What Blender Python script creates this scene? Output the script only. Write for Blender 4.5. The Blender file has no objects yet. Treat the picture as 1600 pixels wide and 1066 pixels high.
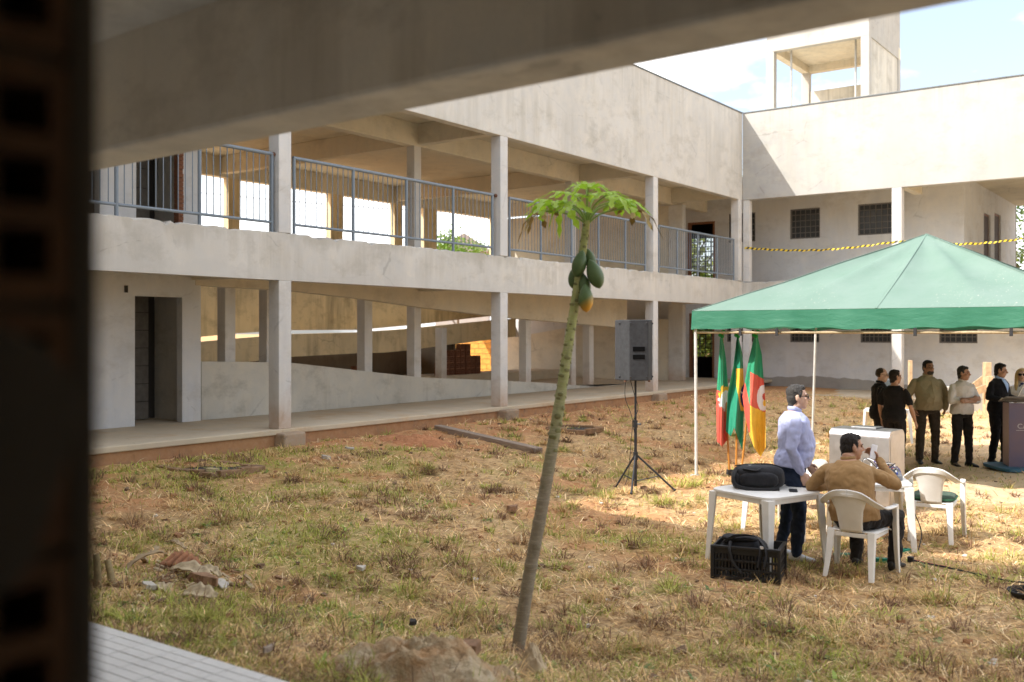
import bpy, bmesh, math, random
import numpy as np
from mathutils import Vector, Matrix, Quaternion

scene = bpy.context.scene
COL = scene.collection
R = math.radians
rnd = random.Random(7)

# ------------------------------------------------------------------ camera, sky, sun, exposure
CAM_H = 2.3
THETA = R(36.0)
CS, SN = math.cos(THETA), math.sin(THETA)
cam_data = bpy.data.cameras.new('camera')
cam_data.lens = 35.0
cam_data.sensor_width = 36.0
cam_data.shift_y = -0.0081
cam_data.clip_start = 0.05
cam_data.clip_end = 3000
cam_data.dof.use_dof = True
cam_data.dof.focus_distance = 12.5
cam_data.dof.aperture_fstop = 1.7
cam = bpy.data.objects.new('camera', cam_data)
cam.location = (0, 0, CAM_H)
cam.rotation_euler = (R(90), 0, THETA)
COL.objects.link(cam)
scene.camera = cam

SUN_D = Vector((.618, .836, -1.0)).normalized()
sun_data = bpy.data.lights.new('sun', 'SUN')
sun_data.energy = 3.8
sun_data.angle = R(0.53)
sun_data.color = (1.0, .965, .905)
sun = bpy.data.objects.new('sun', sun_data)
sun.rotation_euler = SUN_D.to_track_quat('-Z', 'Y').to_euler()
sun.location = (-20, -25, 40)
COL.objects.link(sun)

world = bpy.data.worlds.new('World')
scene.world = world
world.use_nodes = True
wt = world.node_tree
wt.nodes.clear()
w_out = wt.nodes.new('ShaderNodeOutputWorld')
w_bg = wt.nodes.new('ShaderNodeBackground')
w_bg.inputs['Strength'].default_value = 0.15
w_sky = wt.nodes.new('ShaderNodeTexSky')
w_sky.sky_type = 'NISHITA'
w_sky.sun_disc = False
w_sky.sun_elevation = math.asin(-SUN_D.z)
w_sky.sun_rotation = math.atan2(-SUN_D.x, -SUN_D.y)
w_sky.altitude = 50
w_sky.air_density = 1.0
w_sky.dust_density = 3.0
w_tc = wt.nodes.new('ShaderNodeTexCoord')
w_map = wt.nodes.new('ShaderNodeMapping')
w_map.inputs['Scale'].default_value = (1.0, 1.0, 2.2)
w_map.inputs['Location'].default_value = (7.7, 4.2, 2.25)
w_noise = wt.nodes.new('ShaderNodeTexNoise')
w_noise.inputs['Scale'].default_value = 2.6
w_noise.inputs['Detail'].default_value = 8
w_noise.inputs['Roughness'].default_value = .55
w_ramp = wt.nodes.new('ShaderNodeMapRange')
w_ramp.inputs['From Min'].default_value = .45
w_ramp.inputs['From Max'].default_value = .62
w_ramp.inputs['To Min'].default_value = .10
w_mix = wt.nodes.new('ShaderNodeMix')
w_mix.data_type = 'RGBA'
w_mix.inputs[7].default_value = (12.0, 12.0, 12.1, 1)
wt.links.new(w_tc.outputs['Generated'], w_map.inputs['Vector'])
wt.links.new(w_map.outputs[0], w_noise.inputs['Vector'])
wt.links.new(w_noise.outputs['Fac'], w_ramp.inputs['Value'])
wt.links.new(w_ramp.outputs[0], w_mix.inputs[0])
wt.links.new(w_sky.outputs[0], w_mix.inputs[6])
wt.links.new(w_mix.outputs[2], w_bg.inputs['Color'])
wt.links.new(w_bg.outputs[0], w_out.inputs['Surface'])

vs = scene.view_settings
vs.view_transform = 'Standard'
vs.look = 'None'
vs.gamma = 1.0
vs.use_curve_mapping = False
vs.exposure = 0.95
scene.cycles.max_bounces = 10
scene.cycles.diffuse_bounces = 6
scene.cycles.use_denoising = True

# ------------------------------------------------------------------ sight lines (pixels of the 1600 px photograph)
FPX = 1555.0
HZ = 520.0
def ray(u):
    a = (u - 800.0) / FPX
    return (a * CS - SN, a * SN + CS)
def at_d(u, v, d):
    x, y = ray(u)
    return Vector((x * d, y * d, CAM_H - (v - HZ) / FPX * d))
def on_x(u, v, X):
    return at_d(u, v, X / ray(u)[0])
def on_y(u, v, Y):
    return at_d(u, v, Y / ray(u)[1])
def sst(a, b, x):
    t = np.clip((x - a) / (b - a), 0, 1)
    return t * t * (3 - 2 * t)

# ------------------------------------------------------------------ numpy noise
def _hash(ix, iy, seed):
    h = (ix.astype(np.int64) * 374761393 + iy.astype(np.int64) * 668265263 + seed * 1442695041) & 0x7fffffff
    h = ((h ^ (h >> 13)) * 1274126177) & 0x7fffffff
    h = h ^ (h >> 16)
    return (h & 0xffff) / 65535.0
def vnoise(x, y, seed=0):
    ix = np.floor(x); iy = np.floor(y)
    fx = x - ix; fy = y - iy
    fx = fx * fx * (3 - 2 * fx); fy = fy * fy * (3 - 2 * fy)
    a = _hash(ix, iy, seed); b = _hash(ix + 1, iy, seed)
    c = _hash(ix, iy + 1, seed); d = _hash(ix + 1, iy + 1, seed)
    return (a * (1 - fx) + b * fx) * (1 - fy) + (c * (1 - fx) + d * fx) * fy
def fbm(x, y, seed=0, oct=4):
    s = 0; a = .5; t = 0
    for i in range(oct):
        s = s + a * vnoise(x * 2 ** i + 17.3 * i, y * 2 ** i + 9.1 * i, seed + i); t += a; a *= .5
    return s / t
def ground_z(x, y):
    x = np.asarray(x, float); y = np.asarray(y, float)
    a = .42 * sst(-5.0, -12.2, -(-x)) if False else .42 * sst(5.0, 12.2, -x)
    b = .42 * sst(6.2, 3.4, y)
    c = .22 * sst(23.0, 29.0, y)
    z = .6 * (1 - (1 - a / .6) * (1 - b / .6) * (1 - c / .6))
    court = sst(2.0, 3.0, y) * sst(33, 30, y) * sst(-14, -12, x)
    z = z + court * ((fbm(x * .8, y * .8, 3, 3) - .5) * .14 + (fbm(x * 4, y * 4, 8, 2) - .5) * .07)
    return z
def gz(x, y):
    return float(ground_z(x, y))
def gp(u, v, lift=0.0):
    z = .1
    for _ in range(12):
        d = (CAM_H - z) * FPX / (v - HZ)
        x, y = ray(u)
        z = gz(x * d, y * d)
    return Vector((x * d, y * d, z + lift))
def gu(u, d, lift=0.0):
    x, y = ray(u)
    return Vector((x * d, y * d, gz(x * d, y * d) + lift))
def facing(phi):
    """yaw for a thing whose front is its own +Y; 0 = away from the camera, 90 = to the right"""
    return THETA - R(phi)

# ------------------------------------------------------------------ mesh builder
class MB:
    def __init__(self):
        self.v = []; self.f = []; self.m = []; self.cur = 0
    def add(self, vs, fs):
        n = len(self.v)
        self.v += [tuple(p) for p in vs]
        self.f += [tuple(i + n for i in f) for f in fs]
        self.m += [self.cur] * len(fs)
        return self
    def box(self, x0, x1, y0, y1, z0, z1, M=None):
        vs = [Vector((x, y, z)) for z in (z0, z1) for y in (y0, y1) for x in (x0, x1)]
        if M is not None:
            vs = [M @ p for p in vs]
        return self.add(vs, [(0, 2, 3, 1), (4, 5, 7, 6), (0, 1, 5, 4), (2, 6, 7, 3), (0, 4, 6, 2), (1, 3, 7, 5)])
    def tube(self, pts, r, n=8, caps=True, ell=None):
        pts = [Vector(p) for p in pts]
        k = len(pts)
        rs = r if isinstance(r, (list, tuple)) else [r] * k
        up = None
        vs = []; fs = []
        for i, p in enumerate(pts):
            t = (pts[min(i + 1, k - 1)] - pts[max(i - 1, 0)])
            t = t.normalized() if t.length > 1e-9 else Vector((0, 0, 1))
            if up is None:
                ref = Vector((0, 0, 1)) if abs(t.z) < .9 else Vector((0, 1, 0))
                up = (ref - t * ref.dot(t)).normalized()
            else:
                up = up - t * up.dot(t)
                up = up.normalized() if up.length > 1e-6 else t.orthogonal().normalized()
            sd = t.cross(up)
            ea, eb = ell if ell else (1, 1)
            for j in range(n):
                a = 2 * math.pi * j / n
                vs.append(p + sd * math.cos(a) * rs[i] * ea + up * math.sin(a) * rs[i] * eb)
        for i in range(k - 1):
            for j in range(n):
                a = i * n + j; b = i * n + (j + 1) % n
                fs.append((a, b, b + n, a + n))
        if caps:
            fs.append(tuple(range(n - 1, -1, -1)))
            fs.append(tuple(range((k - 1) * n, k * n)))
        return self.add(vs, fs)
    def loft(self, rings, caps=True):
        n = len(rings[0]); vs = [p for r in rings for p in r]; fs = []
        for i in range(len(rings) - 1):
            for j in range(n):
                a = i * n + j; b = i * n + (j + 1) % n
                fs.append((a, b, b + n, a + n))
        if caps:
            fs.append(tuple(range(n - 1, -1, -1)))
            fs.append(tuple(range((len(rings) - 1) * n, len(rings) * n)))
        return self.add(vs, fs)
    def ball(self, c, r, seg=12, rings=8, M=None):
        c = Vector(c); r = r if isinstance(r, (tuple, list)) else (r, r, r)
        vs = [Vector((0, 0, -1))]
        for i in range(1, rings):
            t = math.pi * i / rings
            for j in range(seg):
                a = 2 * math.pi * j / seg
                vs.append(Vector((math.sin(t) * math.cos(a), math.sin(t) * math.sin(a), -math.cos(t))))
        vs.append(Vector((0, 0, 1)))
        fs = [(0, 1 + (j + 1) % seg, 1 + j) for j in range(seg)]
        for i in range(rings - 2):
            for j in range(seg):
                a = 1 + i * seg + j; b = 1 + i * seg + (j + 1) % seg
                fs.append((a, b, b + seg, a + seg))
        l = len(vs) - 1; o = 1 + (rings - 2) * seg
        fs += [(o + j, o + (j + 1) % seg, l) for j in range(seg)]
        vs = [Vector((p.x * r[0], p.y * r[1], p.z * r[2])) for p in vs]
        if M is not None:
            vs = [M @ p for p in vs]
        return self.add([p + c for p in vs], fs)
    def prism(self, poly, fn, a0, a1):
        """poly: 2D points; fn(p, q, a) -> 3D"""
        n = len(poly)
        vs = [fn(p, q, a0) for p, q in poly] + [fn(p, q, a1) for p, q in poly]
        fs = [tuple(range(n - 1, -1, -1)), tuple(range(n, 2 * n))]
        fs += [(i, (i + 1) % n, n + (i + 1) % n, n + i) for i in range(n)]
        return self.add(vs, fs)
    def grid(self, fn, nu, nv, thick=None):
        """fn(s, t) -> 3D for s, t in 0..1"""
        vs = [Vector(fn(i / nu, j / nv)) for j in range(nv + 1) for i in range(nu + 1)]
        fs = [(j * (nu + 1) + i, j * (nu + 1) + i + 1, (j + 1) * (nu + 1) + i + 1, (j + 1) * (nu + 1) + i)
              for j in range(nv) for i in range(nu)]
        return self.add(vs, fs)
    def mesh(self, name, mats, smooth=None, fix=True):
        me = bpy.data.meshes.new(name)
        me.from_pydata(self.v, [], self.f)
        mats = mats if isinstance(mats, (list, tuple)) else [mats]
        for m in mats:
            me.materials.append(m)
        if len(mats) > 1:
            me.polygons.foreach_set('material_index', self.m)
        if fix:
            bm = bmesh.new(); bm.from_mesh(me)
            bmesh.ops.recalc_face_normals(bm, faces=bm.faces)
            bm.to_mesh(me); bm.free()
        if smooth is not None:
            me.polygons.foreach_set('use_smooth', [True] * len(me.polygons))
            if smooth < 179:
                me.set_sharp_from_angle(angle=R(smooth))
        me.update()
        return me
    def build(self, name, mats, parent=None, loc=(0, 0, 0), rot=None, smooth=None, bevel=0, solid=0, fix=True, seg=2, sub=0):
        o = bpy.data.objects.new(name, self.mesh(name, mats, smooth, fix))
        COL.objects.link(o)
        o.location = loc
        if rot is not None:
            o.rotation_euler = rot
        if parent is not None:
            o.parent = parent
        if solid:
            m = o.modifiers.new('solid', 'SOLIDIFY'); m.thickness = solid; m.offset = 0
        if sub:
            m = o.modifiers.new('sub', 'SUBSURF'); m.levels = sub; m.render_levels = sub
        if bevel:
            m = o.modifiers.new('bevel', 'BEVEL'); m.width = bevel; m.segments = seg; m.limit_method = 'ANGLE'; m.angle_limit = R(40)
        return o

def tag(o, label=None, cat=None, group=None, kind=None):
    if label: o['label'] = label
    if cat: o['category'] = cat
    if group: o['group'] = group
    if kind: o['kind'] = kind
    return o
def empty(name, loc, rz=0.0, label=None, cat=None, group=None):
    o = bpy.data.objects.new(name, None)
    o.empty_display_size = .1
    COL.objects.link(o)
    o.location = loc; o.rotation_euler = (0, 0, rz)
    return tag(o, label, cat, group)
def inst(name, mesh, parent=None, loc=(0, 0, 0), rot=(0, 0, 0), scl=None, bevel=0):
    o = bpy.data.objects.new(name, mesh)
    COL.objects.link(o)
    o.location = loc; o.rotation_euler = rot
    if scl: o.scale = scl
    if parent is not None: o.parent = parent
    if bevel:
        m = o.modifiers.new('bevel', 'BEVEL'); m.width = bevel; m.segments = 2; m.limit_method = 'ANGLE'
    return o
def copy_tree(o, parent=None):
    c = o.copy(); COL.objects.link(c)
    if parent is not None: c.parent = parent
    for ch in list(o.children): copy_tree(ch, c)
    return c
def cat_pts(pts, n=8):
    """Catmull-Rom through the points"""
    pts = [Vector(p) for p in pts]
    out = []
    for i in range(len(pts) - 1):
        p0 = pts[max(i - 1, 0)]; p1 = pts[i]; p2 = pts[i + 1]; p3 = pts[min(i + 2, len(pts) - 1)]
        for k in range(n):
            t = k / n
            out.append(.5 * ((2 * p1) + (p2 - p0) * t + (2 * p0 - 5 * p1 + 4 * p2 - p3) * t * t + (3 * p1 - p0 - 3 * p2 + p3) * t ** 3))
    out.append(pts[-1])
    return out

# ------------------------------------------------------------------ materials
class NT:
    def __init__(self, name):
        self.m = bpy.data.materials.new(name); self.m.use_nodes = True
        self.t = self.m.node_tree; self.t.nodes.clear()
        self.out = self.t.nodes.new('ShaderNodeOutputMaterial')
        self.b = self.t.nodes.new('ShaderNodeBsdfPrincipled')
        self.t.links.new(self.b.outputs[0], self.out.inputs[0])
    def n(self, typ, **kw):
        o = self.t.nodes.new(typ)
        for k, v in kw.items():
            if k in o.inputs: self.set(o.inputs[k], v)
            else: setattr(o, k, v)
        return o
    def set(self, sock, v):
        if isinstance(v, bpy.types.NodeSocket): self.t.links.new(v, sock)
        elif isinstance(v, bpy.types.Node): self.t.links.new(v.outputs[0], sock)
        else: sock.default_value = v
    def pos(self, scale=(1, 1, 1), world=True):
        if world: src = self.t.nodes.new('ShaderNodeNewGeometry').outputs['Position']
        else: src = self.t.nodes.new('ShaderNodeTexCoord').outputs['Object']
        mp = self.t.nodes.new('ShaderNodeMapping'); mp.inputs['Scale'].default_value = scale
        self.t.links.new(src, mp.inputs[0])
        return mp.outputs[0]
    def noise(self, vec, scale, detail=4, rough=.55):
        o = self.n('ShaderNodeTexNoise', Vector=vec, Scale=scale, Detail=detail, Roughness=rough)
        return o.outputs['Fac']
    def rng(self, val, a, b, c=0.0, d=1.0):
        o = self.t.nodes.new('ShaderNodeMapRange')
        self.set(o.inputs['Value'], val)
        for k, x in zip(('From Min', 'From Max', 'To Min', 'To Max'), (a, b, c, d)): o.inputs[k].default_value = x
        return o.outputs[0]
    def mix(self, f, a, b, mode='MIX'):
        o = self.t.nodes.new('ShaderNodeMix'); o.data_type = 'RGBA'; o.blend_type = mode
        self.set(o.inputs[0], f)
        for s, x in ((o.inputs[6], a), (o.inputs[7], b)):
            if isinstance(x, tuple): s.default_value = (x[0], x[1], x[2], 1)
            else: self.set(s, x)
        return o.outputs[2]
    def math(self, op, a, b=0.0):
        o = self.t.nodes.new('ShaderNodeMath'); o.operation = op
        self.set(o.inputs[0], a); self.set(o.inputs[1], b)
        return o.outputs[0]
    def bump(self, h, strength=.3, dist=.01):
        o = self.n('ShaderNodeBump', Strength=strength, Distance=dist, Height=h)
        self.t.links.new(o.outputs[0], self.b.inputs['Normal'])
    def z(self):
        g = self.t.nodes.new('ShaderNodeNewGeometry'); s = self.t.nodes.new('ShaderNodeSeparateXYZ')
        self.t.links.new(g.outputs['Position'], s.inputs[0]); return s.outputs[2]
    def done(self, col=None, rough=.8, metal=0.0, spec=.3):
        if col is not None:
            s = self.b.inputs['Base Color']
            if isinstance(col, tuple): s.default_value = (col[0], col[1], col[2], 1)
            else: self.set(s, col)
        self.set(self.b.inputs['Roughness'], rough); self.set(self.b.inputs['Metallic'], metal)
        self.b.inputs['Specular IOR Level'].default_value = spec
        return self.m

def concrete(name, base, dark, tint=None, streak=.5, splash=False, tide=False, seams=True, bumps=.35, scale=1.0):
    t = NT(name)
    p = t.pos()
    big = t.noise(p, .55 * scale, 6, .6)
    mid = t.noise(p, 3.2 * scale, 6, .65)
    fine = t.noise(p, 45, 4, .6)
    drip = t.math('MULTIPLY', t.noise(t.pos((3.0, 3.0, .30)), 1.3, 6, .65), t.rng(t.noise(p, .8, 3, .5), .30, .62, .55, 1.15))
    spots = t.noise(t.pos((1, 1, 1.6)), 1.3 * scale, 8, .7)
    c = t.mix(t.rng(big, .3, .7), base, tuple(x * .78 for x in base))
    c = t.mix(t.rng(mid, .36, .72, 0, .7), c, tint or tuple(x * y for x, y in zip(base, (1.06, 1.0, .9))))
    c = t.mix(t.rng(drip, .45, .75, 0, streak), c, dark)
    c = t.mix(t.rng(spots, .52, .74, 0, .85), c, dark)
    c = t.mix(t.rng(fine, .3, .7, 0, .16), c, tuple(x * .6 for x in base))
    if seams:
        wide = t.noise(t.pos((.55, .55, .06)), 1.2, 4, .6)
        c = t.mix(t.rng(wide, .42, .66, 0, .45), c, tuple(x * .72 for x in base))
        vo = t.n('ShaderNodeTexVoronoi', feature='DISTANCE_TO_EDGE', Vector=t.mix(.12, t.pos((.45, .45, .8)), t.n('ShaderNodeTexNoise', Scale=2.2, Detail=5, Vector=p).outputs['Color'], 'ADD'), Scale=.8)
        wob = t.math('ADD', vo.outputs['Distance'], t.rng(mid, .3, .7, -.012, .012))
        c = t.mix(t.math('MULTIPLY', t.rng(wob, .0, .004, .3, 0), t.rng(big, .45, .6)), c, tuple(x * .5 for x in dark))
        runs = t.noise(t.pos((7, 7, .12)), 1.0, 4, .7)
        zr = t.rng(t.z(), 8.1, 9.33)
        c = t.mix(t.math('MULTIPLY', t.rng(runs, .52, .7, 0, .6), t.math('POWER', zr, 1.5)), c, dark)
    if tide:
        zt_ = t.math('ADD', t.z(), t.rng(t.noise(t.pos((1.1, 1.1, .1)), 1.5, 6, .7), .3, .7, -.16, .16))
        c = t.mix(t.rng(zt_, 3.40, 3.36, 0, .5), c, tuple(x * .80 for x in base))
        zu_ = t.math('ADD', t.z(), t.rng(drip, .2, .6, .30, -.35))
        c = t.mix(t.rng(zu_, 3.72, 3.98, 0, .45), c, dark)
    if splash:
        zz = t.math('ADD', t.z(), t.rng(mid, .2, .8, -.35, .35))
        c = t.mix(t.rng(zz, 1.35, .62, 0, .62), c, (.42, .25, .13))
    t.bump(t.math('ADD', t.math('MULTIPLY', mid, .8), t.math('MULTIPLY', fine, .3)), bumps, .012)
    return t.done(c, .9, 0, .2)

def plain(name, col, rough=.6, metal=0.0, spec=.4, var=.12, scale=9, bump=0.0, bscale=60, world=False):
    t = NT(name)
    p = t.pos(world=world)
    nz = t.noise(p, scale, 5, .6)
    c = t.mix(t.rng(nz, .3, .7), tuple(x * (1 - var) for x in col), tuple(min(1, x * (1 + var)) for x in col))
    if bump:
        t.bump(t.noise(p, bscale, 3, .6), bump, .004)
    return t.done(c, t.rng(nz, .2, .8, max(0, rough - .08), min(1, rough + .08)), metal, spec)

def fabric(name, col, var=.1, bump=.5, rough=.9, fold=9):
    t = NT(name)
    p = t.pos(world=False)
    big = t.noise(p, fold, 4, .6)
    weave = t.noise(p, 260, 2, .5)
    c = t.mix(t.rng(big, .3, .7), tuple(x * (1 - var) for x in col), tuple(min(1, x * (1 + var)) for x in col))
    t.bump(t.math('ADD', t.noise(t.pos((1, 1, .45), world=False), fold * 1.3, 3, .5), t.math('MULTIPLY', weave, .10)), bump * .7, .02)
    m = t.done(c, rough, 0, .15)
    t.b.inputs['Sheen Weight'].default_value = .06
    return m

M = {}
M['render'] = concrete('rendered_concrete', (.615, .60, .56), (.37, .345, .29), streak=.5)
M['parapet'] = concrete('stained_parapet', (.625, .605, .56), (.36, .325, .265), streak=.6, tide=True)
M['render_light'] = concrete('light_render', (.455, .445, .42), (.31, .285, .24), streak=.35)
M['wall_white'] = concrete('whitened_wall', (.655, .665, .68), (.45, .425, .39), streak=.3)
M['column'] = concrete('column_concrete', (.64, .635, .62), (.41, .375, .32), streak=.4, splash=True)
M['soffit'] = concrete('board_marked_concrete', (.69, .635, .52), (.44, .38, .28), streak=.15)
M['raw'] = concrete('raw_concrete', (.60, .58, .52), (.28, .255, .21), streak=.6)
M['ochre'] = concrete('ochre_stained_concrete', (.72, .60, .385), (.24, .20, .125), streak=.8)
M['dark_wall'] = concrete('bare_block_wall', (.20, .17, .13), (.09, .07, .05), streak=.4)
M['slab'] = concrete('floor_slab', (.56, .48, .36), (.46, .29, .15), streak=.1)
M['plinth'] = concrete('soil_stained_edge', (.40, .21, .10), (.15, .12, .10), tint=(.46, .29, .17), streak=.3, scale=3)
M['footing'] = concrete('muddy_footing', (.38, .31, .23), (.15, .12, .09), tint=(.42, .24, .12), streak=.3, scale=4, bumps=.8)
M['near_beam'] = concrete('near_beam_concrete', (.70, .665, .60), (.31, .275, .225), streak=.6)
M['rail'] = plain('grey_blue_paint', (.17, .205, .24), .45, 0, .4, .08, 20)
M['rust'] = plain('rusty_iron', (.16, .08, .05), .8, .2)
M['iron'] = plain('dark_window_iron', (.035, .035, .038), .6, .2)
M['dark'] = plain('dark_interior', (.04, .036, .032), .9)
M['flash'] = plain('grey_flashing', (.16, .17, .17), .5, .3)
# ------------------------------------------------------------------ ground sheet
def span(a, b, step): return list(np.arange(a, b + 1e-6, step))
gxs = np.array([-900, -400, -150, -70, -40, -28, -20, -16] + span(-14, 9, .11) + [10, 12, 16, 24, 40, 80, 200, 500, 900])
gys = np.array([-900, -300, -80, -30, -12, -4, 0] + span(2, 31, .11) + [32, 34, 38, 45, 60, 90, 160, 300, 900])
GX, GY = np.meshgrid(gxs, gys)
GZ = ground_z(GX, GY)
GREENS = []
for u_, v_, sx_, sy_, k_ in ((480, 862, 1.0, .5, 1.2), (1010, 835, 1.3, .45, .8), (1150, 852, 1.3, .4, .8), (590, 782, 1.0, .5, .6), (330, 800, 1.2, .5, .6), (560, 965, .6, .35, .9), (640, 950, .5, .25, .7), (250, 780, .9, .6, .6), (760, 880, .6, .3, .5)):
    d_ = 2.2 * FPX / (v_ - HZ); GREENS.append((ray(u_)[0] * d_, ray(u_)[1] * d_, sx_, sy_, k_))
def mask_green(x, y):
    n = fbm(x * .42 + 3, y * .42 + 11, 21, 4) * .6 + fbm(x * 1.7, y * 1.7, 33, 3) * .4
    m = sst(.53, .68, n) + sum(k_ * np.exp(-(((x - gx_) / sx_) ** 2 + ((y - gy_) / sy_) ** 2)) for gx_, gy_, sx_, sy_, k_ in GREENS)
    m = np.clip(m, 0, 1)
    return np.clip(m * (.35 + 1.3 * vnoise(x * 5, y * 5, 77)), 0, 1) * (.25 + .75 * sst(17, 12, y)) * (1 - mask_sand(x, y))
def mask_sand(x, y):
    n = fbm(x * .7, y * .7, 51, 4)
    s = sst(12.6, 15.5, y - .18 * (x + 3) + (n - .5) * 4) * sst(-6.2, -2.5, x + (n - .5) * 3)
    return np.clip(s, 0, 1)
def mask_soil(x, y):
    n = fbm(x * .9 + 40, y * .9, 71, 4)
    edge = sst(-9.0, -12.0, x + (n - .5) * 3.5) * .95
    return np.clip(sst(.54, .68, n) * .8 + edge, 0, 1)
n_v = GX.size
me = bpy.data.meshes.new('ground')
ny, nx = GX.shape
idx = np.arange(n_v).reshape(ny, nx)
quads = np.stack([idx[:-1, :-1], idx[:-1, 1:], idx[1:, 1:], idx[1:, :-1]], -1).reshape(-1, 4)
me.vertices.add(n_v)
me.vertices.foreach_set('co', np.stack([GX, GY, GZ], -1).astype(np.float32).ravel())
me.loops.add(quads.size); me.loops.foreach_set('vertex_index', quads.ravel().astype(np.int32))
me.polygons.add(len(quads)); me.polygons.foreach_set('loop_start', (np.arange(len(quads)) * 4).astype(np.int32))
me.update(calc_edges=True)
me.polygons.foreach_set('use_smooth', [True] * len(quads))
att = me.attributes.new('soil_kind', 'FLOAT_COLOR', 'POINT')
att.data.foreach_set('color', np.stack([mask_green(GX, GY), mask_sand(GX, GY), mask_soil(GX, GY), np.ones_like(GX)], -1).astype(np.float32).ravel())
t = NT('courtyard_soil')
a = t.n('ShaderNodeAttribute', attribute_name='soil_kind')
sep = t.n('ShaderNodeSeparateColor', Color=a.outputs['Color'])
p = t.pos()
n1 = t.noise(p, 2.2, 8, .7); n2 = t.noise(p, 11, 7, .75); n3 = t.noise(p, 60, 5, .75)
c = t.mix(t.rng(n1, .35, .65), (.51, .325, .155), (.66, .465, .245))
c = t.mix(t.rng(n2, .46, .66, 0, .85), c, (.15, .092, .05))
c = t.mix(t.math('MULTIPLY', sep.outputs[2], t.rng(n1, .3, .6)), c, (.50, .22, .095))
c = t.mix(t.math('MULTIPLY', sep.outputs[0], t.rng(n2, .3, .6, 0, .8)), c, (.30, .33, .08))
c = t.mix(t.math('MULTIPLY', sep.outputs[1], t.rng(n2, .2, .6, .6, .95)), c, t.mix(t.rng(n1, .4, .65), (.86, .67, .46), (.78, .55, .33)))
c = t.mix(t.rng(n3, .5, .8, 0, .5), c, (.68, .53, .33))
t.bump(t.math('ADD', n2, t.math('MULTIPLY', n3, .5)), .9, .03)
me.materials.append(t.done(c, .95, 0, .1))
ground = bpy.data.objects.new('ground', me); COL.objects.link(ground)
tag(ground, kind='structure')

# ------------------------------------------------------------------ wall with openings (one clean shell)
def wall_holes(mb, axis, c0, c1, a0, a1, z0, z1, holes):
    """axis 'x': wall in the plane x = c0..c1 running along y (a); holes (a0, a1, z0, z1)"""
    As = sorted({a0, a1} | {h[i] for h in holes for i in (0, 1)}); As = [a for a in As if a0 <= a <= a1]
    Zs = sorted({z0, z1} | {h[i] for h in holes for i in (2, 3)}); Zs = [z for z in Zs if z0 <= z <= z1]
    def solid(i, j):
        if i < 0 or j < 0 or i >= len(As) - 1 or j >= len(Zs) - 1: return False
        am = (As[i] + As[i + 1]) / 2; zm = (Zs[j] + Zs[j + 1]) / 2
        return not any(h[0] < am < h[1] and h[2] < zm < h[3] for h in holes)
    P = (lambda c, a, z: (c, a, z)) if axis == 'x' else (lambda c, a, z: (a, c, z))
    for i in range(len(As) - 1):
        for j in range(len(Zs) - 1):
            if not solid(i, j): continue
            A0, A1, Z0, Z1 = As[i], As[i + 1], Zs[j], Zs[j + 1]
            for c in (c0, c1):
                mb.add([P(c, A0, Z0), P(c, A1, Z0), P(c, A1, Z1), P(c, A0, Z1)], [(0, 1, 2, 3)])
            if not solid(i - 1, j): mb.add([P(c0, A0, Z0), P(c1, A0, Z0), P(c1, A0, Z1), P(c0, A0, Z1)], [(0, 1, 2, 3)])
            if not solid(i + 1, j): mb.add([P(c0, A1, Z0), P(c1, A1, Z0), P(c1, A1, Z1), P(c0, A1, Z1)], [(0, 1, 2, 3)])
            if not solid(i, j - 1): mb.add([P(c0, A0, Z0), P(c1, A0, Z0), P(c1, A1, Z0), P(c0, A1, Z0)], [(0, 1, 2, 3)])
            if not solid(i, j + 1): mb.add([P(c0, A0, Z1), P(c1, A0, Z1), P(c1, A1, Z1), P(c0, A1, Z1)], [(0, 1, 2, 3)])
    # weld
    return mb
def weld(o, d=.0005):
    bm = bmesh.new(); bm.from_mesh(o.data)
    bmesh.ops.remove_doubles(bm, verts=bm.verts, dist=d)
    bmesh.ops.recalc_face_normals(bm, faces=bm.faces)
    bm.to_mesh(o.data); bm.free(); o.data.update()
    return o
def neg(root): return tuple(-root.location)
def wpart(name, mb, mat, root, **kw):
    return mb.build(name, mat, root, loc=neg(root), **kw)

Z_F, Z_B0, Z_B1, Z_U, Z_T0, Z_T1 = .70, 3.17, 3.96, 3.85, 6.55, 9.33
XF, XC, XB = -12.8, -15.3, -22.4
YN, YR, YW = 3.1, 30.2, 32.7
ycol = lambda u, X=XF: on_x(u, 0, X).y

# ------------------------------------------------------------------ ramp wing (left)
ramp = empty('concrete_building', (-17.5, 17.0, Z_F), 0, 'long two storey concrete wing with blue grey railings and an inner ramp', 'building')
COLY = [4.95, ycol(436), ycol(782), ycol(1021), ycol(1155) - .06]
wpart('floor_slab', MB().box(-23.2, XF + .02, YN + .01, YW - .01, .61, Z_F), M['slab'], ramp, bevel=.015)
wpart('slab_edge', MB().box(-23.0, XF - .02, YN + .01, YR - .8, -.2, .608), M['plinth'], ramp)
cm_lo = MB().box(-.13, .13, -.135, .135, 0, Z_B0 - Z_F).mesh('column', M['column'])
cm_hi = MB().box(-.13, .13, -.135, .135, 0, Z_T0 - Z_B1).mesh('column', M['column'])
for y in COLY:
    inst('column', cm_lo, ramp, Vector((XF - .13, y + .135, Z_F)) - ramp.location, bevel=.012)
    inst('column', cm_hi, ramp, Vector((XF - .13, y + .135, Z_B1)) - ramp.location, bevel=.012)
pl = MB().box(-.24, .17, -.20, .27, -.52, .0).mesh('column_footing', M['footing'])
for y in COLY[:4]:
    inst('column_footing', pl, ramp, Vector((XF + .06, y + .12, Z_F - .055)) - ramp.location, bevel=.03)
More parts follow.
